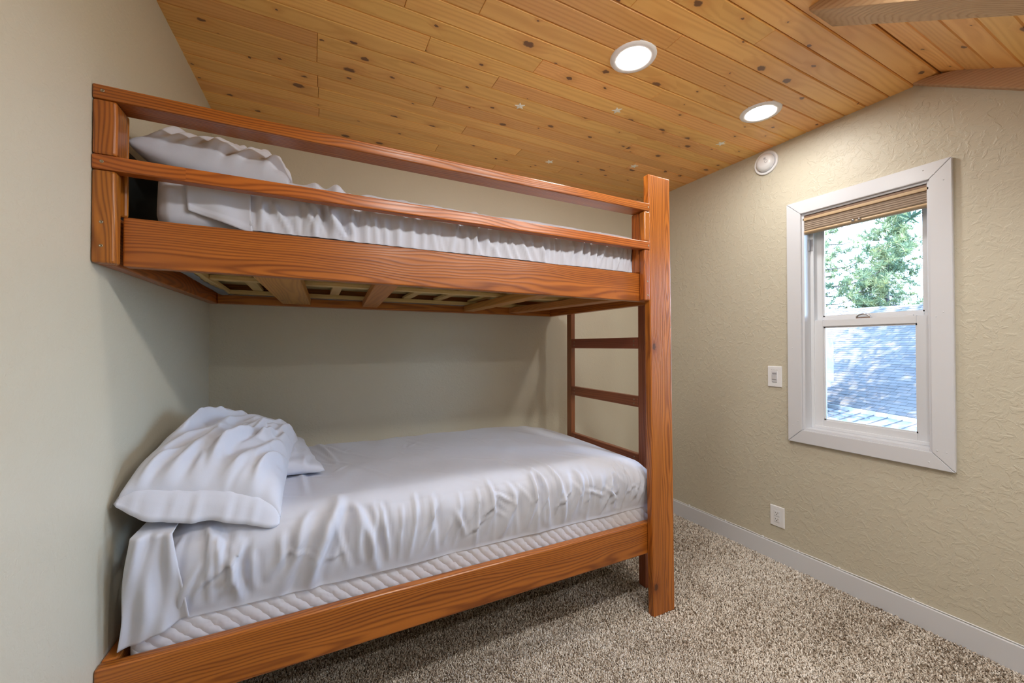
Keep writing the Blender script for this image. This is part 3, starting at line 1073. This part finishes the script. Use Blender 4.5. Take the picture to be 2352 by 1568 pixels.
# torn dust cover hanging along head and back edges
bm = bmesh.new()
rows = []
for k in range(40):
    f = k / 39
    yy = BY0 + .02 + f * (BY1 - BY0 - .03)
    w = .034 + .010 * math.sin(9 * f) + .008 * rng.random()
    rows.append([bm.verts.new((BX0 - .003 + w * j / 3, yy, 1.6375 - .004 * math.sin(3.1 * j / 3) - .002 * rng.random())) for j in range(4)])
for a, b in zip(rows, rows[1:]):
    for j in range(3):
        bm.faces.new((a[j], a[j + 1], b[j + 1], b[j]))
bm_obj('dust_cover', bm, M_felt, bs, True)
bm = bmesh.new()
rows = []
for k in range(60):
    f = k / 59
    xx = BX0 + f * (1.45)
    w = .012 + .004 * rng.random()
    rows.append([bm.verts.new((xx, BY1 + .003 - w * j / 2, 1.6375 - .0025 * (j == 1) - .002 * rng.random())) for j in range(3)])
for a, b in zip(rows, rows[1:]):
    for j in range(2):
        bm.faces.new((a[j], a[j + 1], b[j + 1], b[j]))
bm_obj('dust_cover', bm, M_felt, bs, True)

# added panel, painted black for the darkness in the gap beside the top mattress
tag(hexa('dark_gap_panel', [(wl(.11) + .002, .11, 1.731), (wl(.11) + .014, .11, 1.731), (wl(1.1) + .014, 1.10, 1.731), (wl(1.1) + .002, 1.10, 1.731),
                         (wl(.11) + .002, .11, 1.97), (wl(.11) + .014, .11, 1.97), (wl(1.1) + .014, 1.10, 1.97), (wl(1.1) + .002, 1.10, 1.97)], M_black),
    'black panel added to darken the gap at the head of the top bunk', 'panel')


# ------------------------------------------------------------------ bedding
def crease_field(P2, creases):
    """P2 (n,2); creases: (ax,ay,bx,by,width,amp)"""
    d = np.zeros(len(P2))
    for ax, ay, bx, by, w, amp in creases:
        vx, vy = bx - ax, by - ay
        L2 = vx * vx + vy * vy + 1e-12
        L = math.sqrt(L2)
        pad = 4 * w
        sel = np.where((P2[:, 0] > min(ax, bx) - pad) & (P2[:, 0] < max(ax, bx) + pad) & (P2[:, 1] > min(ay, by) - pad) & (P2[:, 1] < max(ay, by) + pad))[0]
        if len(sel) == 0: continue
        q = P2[sel]
        t = ((q[:, 0] - ax) * vx + (q[:, 1] - ay) * vy) / L2
        s = ((q[:, 0] - ax) * vy - (q[:, 1] - ay) * vx) / L
        s = s + 0.35 * w * np.sin(t * 5 + ax * 40) + 0.02 * np.sin(t * 3 + ay * 17) * min(1, L)
        tp = np.clip(t, 0, 1)
        taper = np.where((t >= -0.15) & (t <= 1.15), np.sin(np.pi * np.clip((t + 0.15) / 1.3, 0, 1)) ** 0.8, 0)
        d[sel] += 1.25 * amp * taper * (np.exp(-(s / w) ** 2) - 0.55 * np.exp(-((s - 1.7 * w) / (1.1 * w)) ** 2))
    return d


def rounded_box(name, x0, x1, y0, y1, z0, z1, r, res, disp, mat, parent=None, crown=0.0, bottom=True, post=None):
    """soft box; disp(P, N, U) adds displacement along the normals, U are unrolled (x, wrap) coordinates"""
    V, Fc, off = [], [], 0

    def face(o, du, dv, nu, nv):
        nonlocal off
        a = np.linspace(0, 1, nu + 1); b = np.linspace(0, 1, nv + 1)
        A, B = np.meshgrid(a, b, indexing='ij')
        V.append(np.asarray(o)[None, None] + A[..., None] * np.asarray(du) + B[..., None] * np.asarray(dv))
        idx = np.arange((nu + 1) * (nv + 1)).reshape(nu + 1, nv + 1) + off
        Fc.append(np.stack([idx[:-1, :-1], idx[1:, :-1], idx[1:, 1:], idx[:-1, 1:]], -1).reshape(-1, 4))
        off += (nu + 1) * (nv + 1)
    X, Y, Z = x1 - x0, y1 - y0, z1 - z0
    nx, ny, nz = (max(2, int(X / res)), max(2, int(Y / res)), max(2, int(Z / res)))
    face((x0, y0, z1), (X, 0, 0), (0, Y, 0), nx, ny)                       # top
    face((x0, y0, z0), (X, 0, 0), (0, 0, Z), nx, nz)                       # front
    face((x1, y0, z0), (0, Y, 0), (0, 0, Z), ny, nz)                       # right
    face((x0, y1, z0), (0, -Y, 0), (0, 0, Z), ny, nz)                      # left
    face((x1, y1, z0), (-X, 0, 0), (0, 0, Z), nx // 4, nz)                 # back
    if bottom:
        face((x0, y1, z0), (X, 0, 0), (0, -Y, 0), nx // 4, ny // 4)
    P = np.concatenate([v.reshape(-1, 3) for v in V]); F = np.concatenate(Fc)
    lo = np.array([x0 + r, y0 + r, z0 + (r if bottom else 0)]); hi = np.array([x1 - r, y1 - r, z1 - r])
    if lo[2] > hi[2]: lo[2] = hi[2] = (z0 + z1) / 2
    Q = np.clip(P, lo, hi)
    D = P - Q
    ln = np.linalg.norm(D, axis=1, keepdims=True)
    N = D / np.maximum(ln, 1e-9)
    U = np.stack([P[:, 0], (P[:, 1] - y0) + (P[:, 2] - z1)], 1)
    S = Q + N * r
    S = S + N * np.clip(disp(P, N, U), -0.022, 0.045)[:, None]
    if post: S = post(S)
    if crown:
        fx = np.clip((S[:, 0] - x0) / X, 0, 1); fy = np.clip((S[:, 1] - y0) / Y, 0, 1)
        S[:, 2] += crown * (16 * fx * (1 - fx) * fy * (1 - fy)) * np.clip((S[:, 2] - z0) / Z, 0, 1)
    bm = bmesh.new()
    me = bpy.data.meshes.new(name)
    me.from_pydata(S.tolist(), [], F.tolist())
    bm.from_mesh(me)
    bpy.data.meshes.remove(me)
    bmesh.ops.remove_doubles(bm, verts=bm.verts, dist=0.0009)
    return bm_obj(name, bm, mat, parent, True)


# lower mattress
lm = tag(rounded_box('mattress', 0.0, 2.105, 0.082, 1.115, 0.355, 0.575, 0.035, 0.02, lambda P, N, U: 0 * P[:, 0], M_quilt),
         'white quilted mattress on the lower bunk', 'mattress')


def lower_creases():
    cr = []
    R_ = random.Random(3)
    x = 0.10
    while x < 2.10:                     # gathers on the front side
        dens = 1.0 if x < 1.55 else 0.55
        top = R_.uniform(-0.05, 0.05) if R_.random() < 0.6 else R_.uniform(-0.13, -0.06)
        bot = R_.uniform(-0.24, -0.19)
        dx = R_.uniform(-0.05, 0.05)
        cr.append((x, bot, x + dx, top, R_.uniform(0.006, 0.014), R_.uniform(0.004, 0.0095)))
        x += R_.uniform(0.020, 0.060) * dens
    for _ in range(26):                 # slanting pulls lower down
        a = R_.uniform(0.15, 2.0); b = R_.uniform(-0.20, -0.10)
        s = R_.choice((-1, 1))
        cr.append((a, b, a + s * R_.uniform(.04, .11), b + R_.uniform(.03, .10), R_.uniform(.004, .008), R_.uniform(.003, .006)))
    for _ in range(34):                 # creases over the top, running to the back
        a = R_.uniform(0.3, 1.95); b = R_.uniform(0.02, 0.75)
        cr.append((a, b, a + R_.uniform(-.28, 0.02), b + R_.uniform(.12, .42), R_.uniform(.006, .012), R_.uniform(.0025, .0055)))
    for _ in range(14):
        a = R_.uniform(0.5, 1.5); b = R_.uniform(0.3, 0.9)
        cr.append((a, b, a + R_.uniform(-.10, .10), b + R_.uniform(.03, .10), R_.uniform(.004, .006), R_.uniform(.003, .004)))
    # the heavy folds below the pillow
    for (a, b, c, d, w, h) in [(0.49, -.25, 0.56, .06, .022, .020), (0.40, -.24, 0.47, .0, .016, .012), (0.22, -.16, 0.20, .03, .016, .014), (0.27, -.24, 0.26, -.05, .014, .010),
                               (0.70, -.23, 0.62, .02, .014, .012), (1.45, -.22, 1.38, .10, .013, .012), (1.52, -.2, 1.46, .16, .012, .010)]:
        cr.append((a, b, c, d, w, h))
    return cr


LCR = lower_creases()


def lower_disp(P, N, U):
    d = crease_field(U, LCR) * (1.0 + 0.45 * np.clip(-N[:, 1], 0, 1))
    d += 0.010 * vnoise(U[:, 0] * 5, U[:, 1] * 6, 2) + 0.007 * vnoise(U[:, 0] * 13, U[:, 1] * 9, 3)
    front = np.clip(-N[:, 1], 0, 1)
    # the side swells above the tuck and pulls in at the hem
    z = np.clip((P[:, 2] - 0.53) / 0.25, 0, 1)
    d += front * (0.018 * np.sin(np.pi * z) - 0.006)
    d *= np.clip((P[:, 2] - 0.50) / 0.03, 0.2, 1)
    return d


def foot_fall(S):
    f = np.clip((S[:, 0] - 1.70) / 0.42, 0, 1)
    S[:, 2] -= 0.070 * f ** 2.2 * np.clip((S[:, 2] - 0.58) / 0.15, 0, 1)
    return S


sheet = tag(rounded_box('bed_sheet', 0.055, 2.125, 0.070, 1.128, 0.525, 0.795, 0.095, 0.0085, lower_disp, M_linen, None, 0.012, False, foot_fall),
            'white rumpled sheet tucked over the lower mattress', 'sheet')


# sheet end hanging loose beside the wall, under the pillow
def hanging_corner():
    # outline in (x, z) on the front side plus a return over the top
    nu, nv = 36, 60
    V = np.zeros((nu + 1, nv + 1, 3))
    for i in range(nu + 1):
        u = i / nu
        for j in range(nv + 1):
            v = j / nv
            xl = 0.012 - 0.030 * (1 - v) ** 1.2 + 0.004 * math.sin(9 * v)
            xr = 0.150 - 0.050 * v
            zbot = 0.476 + 0.062 * u ** 1.3
            x = xl + (xr - xl) * u
            ztop = 0.800
            if v < 0.8:
                z = zbot + (ztop - zbot) * (v / 0.8)
                yv = 0.062 + 0.012 * (1 - u) * (1 - v) - 0.008 * math.sin(math.pi * v)
            else:
                f = (v - 0.8) / 0.2
                z = ztop + 0.010 * math.sin(f * 1.6)
                yv = 0.062 + 0.13 * f
                x += 0.01 * f
            yv += 0.007 * math.sin(u * 9 + v * 4) + 0.005 * math.sin(u * 17 - v * 7)
            V[i, j] = (x, yv, z)
    P = V.reshape(-1, 3)
    idx = np.arange((nu + 1) * (nv + 1)).reshape(nu + 1, nv + 1)
    F = np.stack([idx[:-1, :-1], idx[1:, :-1], idx[1:, 1:], idx[:-1, 1:]], -1).reshape(-1, 4)
    o = mesh_obj('hanging_corner', P, F, M_linen2, sheet, True)
    so = o.modifiers.new('thick', 'SOLIDIFY'); so.thickness = 0.0035; so.offset = 0


hanging_corner()


# pillows -------------------------------------------------------------
def pillow_mesh(a, b, T, seed, res=70, creases=40, amp=0.008, sag=0.0, flat=2.6, hem=True):
    """closed pillow, half sizes a (local x) and b (local y), thickness T; returns verts (local), faces"""
    n = res
    u = np.linspace(-1, 1, n + 1)
    U, W = np.meshgrid(u, u, indexing='ij')
    R_ = random.Random(seed)
    cr = []
    for _ in range(creases):
        cx = R_.uniform(-.85, .8) * a; cy = R_.uniform(-1.05, .25) * b
        ln = R_.uniform(.25, .75) * b
        sl = R_.uniform(0.05, 0.55)
        cr.append((cx, cy, cx + ln * sl, cy + ln, R_.uniform(.009, .020), R_.uniform(.3, 1.0) * amp))
    shape = ((1 - np.abs(U) ** flat) * (1 - np.abs(W) ** flat)) ** 0.45
    px = a * U * (1 - 0.07 * (1 - W ** 2) * U ** 2)
    py = b * W * (1 - 0.05 * (1 - U ** 2) * W ** 2)
    P2 = np.stack([px.ravel(), py.ravel()], 1)
    fld = crease_field(P2, cr).reshape(px.shape) + 0.016 * vnoise(px * 9 + seed, py * 9, seed) + 0.008 * vnoise(px * 22, py * 22, seed + 1)
    env = np.clip(shape * 2.5, 0, 1)
    top = T * 0.58 * shape + fld * env
    bot = -T * 0.42 * shape
    top[[0, -1], :] = 0; top[:, [0, -1]] = 0; bot[[0, -1], :] = 0; bot[:, [0, -1]] = 0
    edge = 0.004 * np.sin(px * 60) + 0.006 * np.sin(py * 47 + 1)
    V1 = np.stack([px, py, top + edge * (1 - env)], -1).reshape(-1, 3)
    V2 = np.stack([px, py, bot + edge * (1 - env)], -1).reshape(-1, 3)
    idx = np.arange((n + 1) ** 2).reshape(n + 1, n + 1)
    F1 = np.stack([idx[:-1, :-1], idx[1:, :-1], idx[1:, 1:], idx[:-1, 1:]], -1).reshape(-1, 4)
    F2 = F1[:, ::-1] + (n + 1) ** 2
    return np.concatenate([V1, V2]), np.concatenate([F1, F2])


def place_pillow(name, V, F, M, mat, bend=None, smooth=True):
    if bend: V = bend(V)
    Vw = np.array([(M @ Vector(p))[:] for p in V])
    bm = bmesh.new()
    me = bpy.data.meshes.new('t'); me.from_pydata(Vw.tolist(), [], F.tolist()); bm.from_mesh(me); bpy.data.meshes.remove(me)
    bmesh.ops.remove_doubles(bm, verts=bm.verts, dist=0.0004)
    return bm_obj(name, bm, mat, None, smooth)


# lower pillow, propped against the wall, its open hem towards the room
def bend_low(V):
    V = V.copy()
    x = V[:, 0]
    V[:, 2] += 0.05 * np.clip(-x / 0.25, 0, 1.3) ** 2          # the wall side curls up
    V[:, 2] -= 0.05 * np.clip(x / 0.25, 0, 1) ** 2
    V[:, 2] -= 0.012 * np.clip(-(V[:, 1] + 0.15) / 0.2, 0, 1)   # the hem end droops
    return V


V, F = pillow_mesh(0.218, 0.355, 0.255, 5, 130, 64, 0.017, flat=4.6)
Mp = Matrix.Translation((0.197, 0.455, 0.892)) @ Matrix.Rotation(math.radians(-2), 4, 'Z') @ Matrix.Rotation(math.radians(8), 4, 'Y') @ Matrix.Rotation(math.radians(6), 4, 'X')
pil = tag(place_pillow('pillow', V, F, Mp, M_linen2, bend_low), 'plump white pillow propped against the wall on the lower bunk', 'pillow')


def pillow_hem():
    nu = 60
    prof = [(0.030, 0.062), (0.004, 0.050), (-0.014, 0.024), (-0.028, -0.004), (-0.036, -0.018), (-0.030, -0.021), (-0.012, -0.012), (0.02, -0.022)]
    V = []
    for i in range(nu + 1):
        u = -1 + 2 * i / nu
        k = (1 - abs(u) ** 5) ** 0.5
        fold = 0.016 * float(vnoise(u * 4.2 + 3, 0.4, 12)) + 0.008 * float(vnoise(u * 11, 2.3, 13))
        wob = 0.004 * math.sin(u * 5.3 + 1) + 0.003 * math.sin(u * 12.7)
        for j, (py, pz) in enumerate(prof):
            V.append((0.219 * u, -0.347 + py * (0.55 + 0.45 * k) + (wob if j in (3, 4, 5) else 0) * k - fold * k * (1 if j in (1, 2, 3, 4) else 0.3), pz * max(k, .12) - 0.012 + (0.5 * wob if j > 2 else 0)))
    n = len(prof)
    F = [(i * n + j, (i + 1) * n + j, (i + 1) * n + j + 1, i * n + j + 1) for i in range(nu) for j in range(n - 1)]
    V = bend_low(np.array(V))
    Vw = [(Mp @ Vector(p_))[:] for p_ in V]
    o = mesh_obj('hem', Vw, F, M_linen2, pil, True)
    so = o.modifiers.new('thick', 'SOLIDIFY'); so.thickness = 0.003; so.offset = 0


pillow_hem()
V, F = pillow_mesh(0.22, 0.32, 0.12, 9, 60, 24, 0.006)
Mp = Matrix.Translation((0.275, 0.72, 0.850)) @ Matrix.Rotation(math.radians(8), 4, 'Z') @ Matrix.Rotation(math.radians(6), 4, 'Y')
tag(place_pillow('pillow', V, F, Mp, M_linen), 'flatter white pillow behind the plump one on the lower bunk', 'pillow')

# ---- top bunk bedding
tag(rounded_box('mattress', 0.045, 2.03, 0.096, 1.110, 1.7245, 1.915, 0.05, 0.014,
                lambda P, N, U: 0.006 * vnoise(U[:, 0] * 9, U[:, 1] * 8, 4) + crease_field(U, [(0.09 + 0.03 * k, -.19, 0.07 + .035 * k, 0.0, .008, .004) for k in range(6)]), M_linen),
    'white covered mattress in the top bunk above the box spring', 'mattress')


def upper_creases():
    R_ = random.Random(21)
    cr = []
    x = 0.30
    while x < 2.02:
        dense = 0.5 if (x > 1.35 or 0.4 < x < 0.62) else 1.0
        top = R_.uniform(-0.10, 0.02)
        sl = R_.uniform(-0.09, 0.02) if x < 1.5 else R_.uniform(-0.03, 0.05)
        cr.append((x, -0.20, x + sl, top, R_.uniform(0.006, 0.012), R_.uniform(0.005, 0.011)))
        x += R_.uniform(0.022, 0.06) * dense
    for (a, b, c, d, w, h) in [(0.545, -.2, 0.530, .34, .030, .022), (0.49, -.18, 0.47, .28, .024, .014), (0.61, -.2, 0.60, .15, .012, .012)]:
        cr.append((a, b, c, d, w, h))
    for _ in range(20):
        a = R_.uniform(0.6, 1.9); b = R_.uniform(0.0, 0.5)
        cr.append((a, b, a + R_.uniform(-.2, .1), b + R_.uniform(.1, .3), R_.uniform(.008, .014), R_.uniform(.003, .007)))
    return cr


UCR = upper_creases()
tag(rounded_box('bed_sheet', 0.272, 2.045, 0.086, 1.118, 1.742, 1.938, 0.055, 0.009,
                lambda P, N, U: crease_field(U, UCR) + 0.012 * vnoise(U[:, 0] * 6, U[:, 1] * 6, 8) + 0.006 * vnoise(U[:, 0] * 15, U[:, 1] * 12, 9), M_linen2, None, 0.01, False),
    'white gathered sheet spread over the top bunk mattress', 'sheet')

V, F = pillow_mesh(0.215, 0.335, 0.17, 15, 90, 50, 0.016, flat=4.0)
Mp = Matrix.Translation((0.212, 0.43, 1.99)) @ Matrix.Rotation(math.radians(-2), 4, 'Z') @ Matrix.Rotation(math.radians(8), 4, 'Y') @ Matrix.Rotation(math.radians(-2), 4, 'X')
up = tag(place_pillow('pillow', V, F, Mp, M_linen, lambda V: V - np.array([0, 0, 1]) * (0.05 * np.clip(-(V[:, 1:2] + .1) / .2, 0, 1))), 'white crumpled pillow at the head of the top bunk', 'pillow')


# pillowcase end hanging over the mattress edge between the rails
def case_flap():
    nu, nv = 30, 30
    V = np.zeros((nu + 1, nv + 1, 3))
    for i in range(nu + 1):
        u = i / nu
        for j in range(nv + 1):
            v = j / nv
            x = 0.134 + 0.170 * u - 0.006 * math.sin(v * 3)
            zb_ = 1.783 - 0.052 * u
            z = zb_ + (1.935 - zb_) * v
            yv = 0.084 - 0.006 * math.sin(3 * v) + 0.004 * math.sin(u * 8 + v * 3)
            if v > 0.85: yv += (v - 0.85) * 0.5
            if v < 0.13: yv -= 0.003
            V[i, j] = (x, yv, z)
    idx = np.arange((nu + 1) * (nv + 1)).reshape(nu + 1, nv + 1)
    F = np.stack([idx[:-1, :-1], idx[1:, :-1], idx[1:, 1:], idx[:-1, 1:]], -1).reshape(-1, 4)
    o = mesh_obj('pillowcase_end', V.reshape(-1, 3), F, M_linen2, up, True)
    so = o.modifiers.new('thick', 'SOLIDIFY'); so.thickness = 0.004; so.offset = 0


case_flap()

# ------------------------------------------------------------------ outside
random.seed(5)
gm, nt, p, _ = mat_base('lawn')
tc = nd(nt, 'TexCoord')
nt.links.new(ramp(nt, noise(nt, tc.outputs['Object'], 3, 4), [(0.3, (0.015, 0.035, 0.02)), (0.7, (0.05, 0.08, 0.04))]), p.inputs['Base Color'])
p.inputs['Roughness'].default_value = 1
tag(box('ground', -70, 90, -80, 80, -3.9, -3.6, gm), kind='structure')

E1 = Vector((16.37, 5.95, -0.60)); E2 = Vector((15.13, 3.18, -0.60))
eu = (E2 - E1).normalized()
hn = Vector((0, 0, 1)).cross(eu).normalized()
if hn.x < 0: hn = -hn                       # horizontal, away from the room
pitch = math.radians(36)
ev = (hn * math.cos(pitch) + Vector((0, 0, 1)) * math.sin(pitch)).normalized()
en = eu.cross(ev).normalized()
if en.z < 0: en = -en


def RP(u, v, h=0.0):
    return E1 + eu * u + ev * v + en * h


def top_edge(u):
    return 6.05 - 0.076 * (u + 0.97)


house = empty('neighbour_house', tuple(E1), label='neighbouring house with grey shingle roof seen through the window', cat='house')
sm, nt, p, _ = mat_base('asphalt_shingle')
tc = nd(nt, 'TexCoord'); oi = nd(nt, 'ObjectInfo')
at = nd(nt, 'Attribute'); at.attribute_name = 'tone'
base = mix_c(nt, math_n(nt, 'ADD', math_n(nt, 'MULTIPLY', oi.outputs['Random'], 0.8), at.outputs['Fac']), (0.047, 0.040, 0.0355), (0.087, 0.074, 0.065))
spk = noise(nt, tc.outputs['Object'], 90, 2)
nt.links.new(mix_c(nt, math_n(nt, 'MULTIPLY', spk, 0.5), base, (0.03, 0.03, 0.032)), p.inputs['Base Color'])
p.inputs['Roughness'].default_value = 0.95
M_shingle = sm
M_deck = plain('roof_deck', (0.12, 0.12, 0.14), 0.9)
U0, U1 = -11.0, 6.0
hexa('roof_deck', [RP(U0, 0, -.10)[:], RP(U1, 0, -.10)[:], RP(U1, top_edge(U1), -.10)[:], RP(U0, top_edge(U0), -.10)[:],
                   RP(U0, 0, -.004)[:], RP(U1, 0, -.004)[:], RP(U1, top_edge(U1), -.004)[:], RP(U0, top_edge(U0), -.004)[:]], M_deck, house)
EXPO, TAB = 0.135, 0.31


def shingle_verts(u, v, w, h=0.012):
    c = []
    for hh in (0.0, 1.0):
        for (du, dv, up_) in ((0, 0, h), (w, 0, h), (w, EXPO + .02, 0.003), (0, EXPO + .02, 0.003)):
            c.append(RP(u + du, v + dv, up_ if hh else -0.003)[:])
    return c


courses = int(6.9 / EXPO)
single = []
rest_v, rest_f = [], []
rr = random.Random(9)
for c in range(courses):
    v = c * EXPO
    u = U0 + (0.5 * TAB if c % 2 else 0.0) + rr.uniform(-.05, .05)
    while u < U1:
        w = TAB * rr.choice((0.75, 1.0, 1.0, 1.25))
        vis = -0.7 - 1.0 * v < u < 3.2 - 0.72 * v
        if v + EXPO < top_edge(u):
            if vis and len(single) < 290:
                single.append((u, v, w))
            else:
                b = len(rest_v)
                rest_v += shingle_verts(u, v, w - 0.008, 0.010 + rr.uniform(0, .005))
                rest_f += [tuple(i + b for i in f) for f in BOXF]
        u += w
for (u, v, w) in single:
    hexa('shingle', shingle_verts(u, v, w - 0.008, 0.010 + rr.uniform(0, .005)), M_shingle, house)
o = mesh_obj('far_shingles', rest_v, rest_f, M_shingle, house)
o['kind'] = 'stuff'
ta = o.data.attributes.new('tone', 'FLOAT', 'POINT')
tv = np.repeat(nr.rand(len(rest_v) // 8) * 0.8 - 0.2, 8)
ta.data.foreach_set('value', tv.astype(np.float32))
# eave board and lower standing-seam metal roof
M_metal = plain('pale_metal_roof', (0.105, 0.092, 0.084), 0.5, 0.0)
M_seam = plain('grey_seam_metal', (0.085, 0.08, 0.08), 0.5, 0.0)
M_fascia = plain('grey_fascia', (0.22, 0.22, 0.22), 0.5)
a0, a1 = RP(U0, 0, -.02), RP(U1, 0, -.02)


def bar(name, p0, p1, w, h, mat, parent):
    p0, p1 = Vector(p0), Vector(p1)
    t = (p1 - p0).normalized()
    s = t.cross(Vector((0, 0, 1))).normalized() * w / 2
    n = s.cross(t).normalized() * h / 2
    c = [p0 - s - n, p1 - s - n, p1 + s - n, p0 + s - n, p0 - s + n, p1 - s + n, p1 + s + n, p0 + s + n]
    return hexa(name, [x[:] for x in c], mat, parent)


bar('fascia', a0 - hn * .05 - Vector((0, 0, .05)), a1 - hn * .05 - Vector((0, 0, .05)), 0.06, 0.12, M_fascia, house)
lp = math.radians(16)
lv = (-hn * math.cos(lp) - Vector((0, 0, 1)) * math.sin(lp)).normalized()
ln_ = eu.cross(lv).normalized()
if ln_.z < 0: ln_ = -ln_
PWD = 0.42
u = -2.0
k = 0
while u < 6.5:
    ln = 1.15 if u < 1.75 else 2.3
    o_ = E1 - hn * 0.02 - Vector((0, 0, .11))
    q = [o_ + eu * u, o_ + eu * (u + PWD - .012), o_ + eu * (u + PWD - .012) + lv * ln, o_ + eu * u + lv * ln]
    hexa('metal_panel', [(x - ln_ * .02)[:] for x in q] + [x[:] for x in q], M_metal, house)
    bar('standing_seam', o_ + eu * (u + PWD - .006) + ln_ * .012, o_ + eu * (u + PWD - .006) + lv * ln + ln_ * .006, 0.014, 0.03, M_seam, house)
    u += PWD
for (s, ua, ub) in ((0.42, -2.0, 2.0), (0.62, 0.2, 1.4)):
    bar('snow_rail', o_ + eu * ua + lv * s + ln_ * .06, o_ + eu * ub + lv * s + ln_ * .06, 0.03, 0.03, M_seam, house)
bar('gutter', o_ + eu * 1.6 + lv * 2.32, o_ + eu * 6.5 + lv * 2.32, 0.10, 0.09, M_fascia, house)
# sided dormer at the left of the view
M_side = plain('pale_lap_siding', (0.20, 0.20, 0.19), 0.6)
dc = Vector((15.34, 5.27, 0.0))
sx = Vector((-0.30, 0.95, 0)).normalized()
dd = Vector((0.86, 0.50, 0)) * 1.4
for k in range(11):
    zz = -0.10 + k * 0.155
    cut = max(0.0, 0.24 - 0.16 * k)
    p0 = dc + Vector((0, 0, zz)) + sx * cut
    p1 = p0 + sx * (1.8 - cut)
    bar('siding_board', p0 + Vector((0, 0, .078)), p1 + Vector((0, 0, .078)), 0.03 + 0.004 * (k % 2), 0.150, M_side, house)
q = [dc + sx * .36 + Vector((.03, .01, 0)), dc + sx * 1.8 + Vector((.03, .01, 0))]
q = [q[0], q[1], q[1] + dd, q[0] + dd]
hexa('side_wall', [(p_ + Vector((0, 0, -3.6)))[:] for p_ in q] + [(p_ + Vector((0, 0, 1.60)))[:] for p_ in q], M_side, house)
box('house_wall', 16.9, 22.0, -2.0, 12.0, -3.6, -0.75, M_side, house)

# trees
M_bark = plain('pine_bark', (0.04, 0.032, 0.032), 0.9)


def leaf_mat(name, a, b):
    m, nt, p, out = mat_base(name)
    at = nd(nt, 'Attribute'); at.attribute_name = 'tone'
    c = mix_c(nt, at.outputs['Fac'], a, b)
    nt.links.new(c, p.inputs['Base Color'])
    p.inputs['Roughness'].default_value = 0.7
    t = nd(nt, 'BsdfTranslucent'); nt.links.new(c, t.inputs[0])
    mx = nd(nt, 'MixShader'); mx.inputs[0].default_value = 0.3
    nt.links.new(p.outputs[0], mx.inputs[1]); nt.links.new(t.outputs[0], mx.inputs[2])
    nt.links.new(mx.outputs[0], out.inputs[0])
    return m


M_needle = leaf_mat('pine_needles', (0.065, 0.115, 0.07), (0.24, 0.27, 0.12))


def pine(base, H, Rmax, zlow, label, seed, levels=26, per=5, tufts=9, needles=16, nl=0.20, conic=1.0, group=None, nw=0.011):
    R_ = random.Random(seed)
    root = empty('pine_tree', tuple(base), label=label, cat='tree', group=group)
    bx, by, bz = base
    bm = bmesh.new()
    add_tube(bm, [(bx + .06 * math.sin(k), by + .05 * math.cos(k * 1.3), bz + H * k / 8) for k in range(9)], [max(.03, .24 * (1 - k / 8.6)) for k in range(9)], 8)
    bm_obj('trunk', bm, M_bark, root, True)
    bmb = bmesh.new()
    NV, NF, TN = [], [], []
    for l in range(levels):
        f = l / (levels - 1)
        z = bz + zlow + (H - zlow) * f
        rl = Rmax * ((1 - f) ** conic * 0.92 + 0.08)
        for b in range(per):
            a = R_.uniform(0, 6.283)
            ln = rl * R_.uniform(0.6, 1.1)
            lift = R_.uniform(0.05, 0.40) * ln
            pts = []
            for k in range(5):
                t = k / 4
                pts.append(Vector((bx + math.cos(a) * ln * t, by + math.sin(a) * ln * t, z - 0.12 * ln * math.sin(math.pi * t) + lift * t * t)))
            if ln > 0.4:
                add_tube(bmb, pts, [max(.006, .030 * (1 - k / 4.5) * min(1.5, ln / 2)) for k in range(5)], 4, False)
            nt_ = max(3, int(tufts * ln / Rmax) + 2)
            for k in range(nt_):
                t = 0.30 + 0.70 * (k + R_.random()) / nt_
                i = min(3, int(t * 4)); ft = t * 4 - i
                q = pts[i].lerp(pts[min(4, i + 1)], min(1, ft))
                spread = 0.22 * ln * (1 - abs(t - 0.6))
                q = q + Vector((R_.uniform(-1, 1), R_.uniform(-1, 1), R_.uniform(-.35, .5))) * spread
                tone = R_.random() ** 1.2
                d0 = Vector((math.cos(a), math.sin(a), 0.5))
                for _ in range(needles):
                    d = (d0 * 0.6 + Vector((R_.gauss(0, 1), R_.gauss(0, 1), R_.gauss(0.2, 1)))).normalized() * nl * R_.uniform(.6, 1.15)
                    s = d.cross(Vector((R_.random(), R_.random(), R_.random()))).normalized() * nw * R_.uniform(.8, 1.6)
                    n0 = len(NV)
                    NV += [(q - s)[:], (q + d * .55 - s * 1.1)[:], (q + d)[:], (q + s)[:]]
                    NF.append((n0, n0 + 1, n0 + 2, n0 + 3))
                    TN += [tone] * 4
    bo = bm_obj('branches', bmb, M_bark, root)
    bo['kind'] = 'stuff'
    o = mesh_obj('needles', NV, NF, M_needle, root)
    o['kind'] = 'stuff'
    ta = o.data.attributes.new('tone', 'FLOAT', 'POINT')
    ta.data.foreach_set('value', np.array(TN, np.float32))
    return root


pine((30.5, 9.4, -3.6), 13.6, 3.4, 3.0, 'tall pointed pine standing behind the roof ridge', 31, 42, 6, 12, 26, 0.42, 0.75, None, 0.010)
pine((27.5, 12.2, -3.6), 16.0, 4.4, 3.0, 'broad pine with long branches beside the pointed pine', 12, 26, 5, 12, 26, 0.42, 0.35, None, 0.010)
pine((12.5, 1.9, -3.6), 14.6, 4.2, 8.8, 'pine beside the house that throws dappled shade on the lower roof', 44, 15, 6, 12, 16, 0.40, 0.30, None, 0.022)
pine((15.8, 3.0, -3.6), 16.2, 4.3, 10.2, 'pine beside the house that throws dappled shade up near the ridge', 45, 15, 6, 12, 16, 0.40, 0.30, None, 0.022)
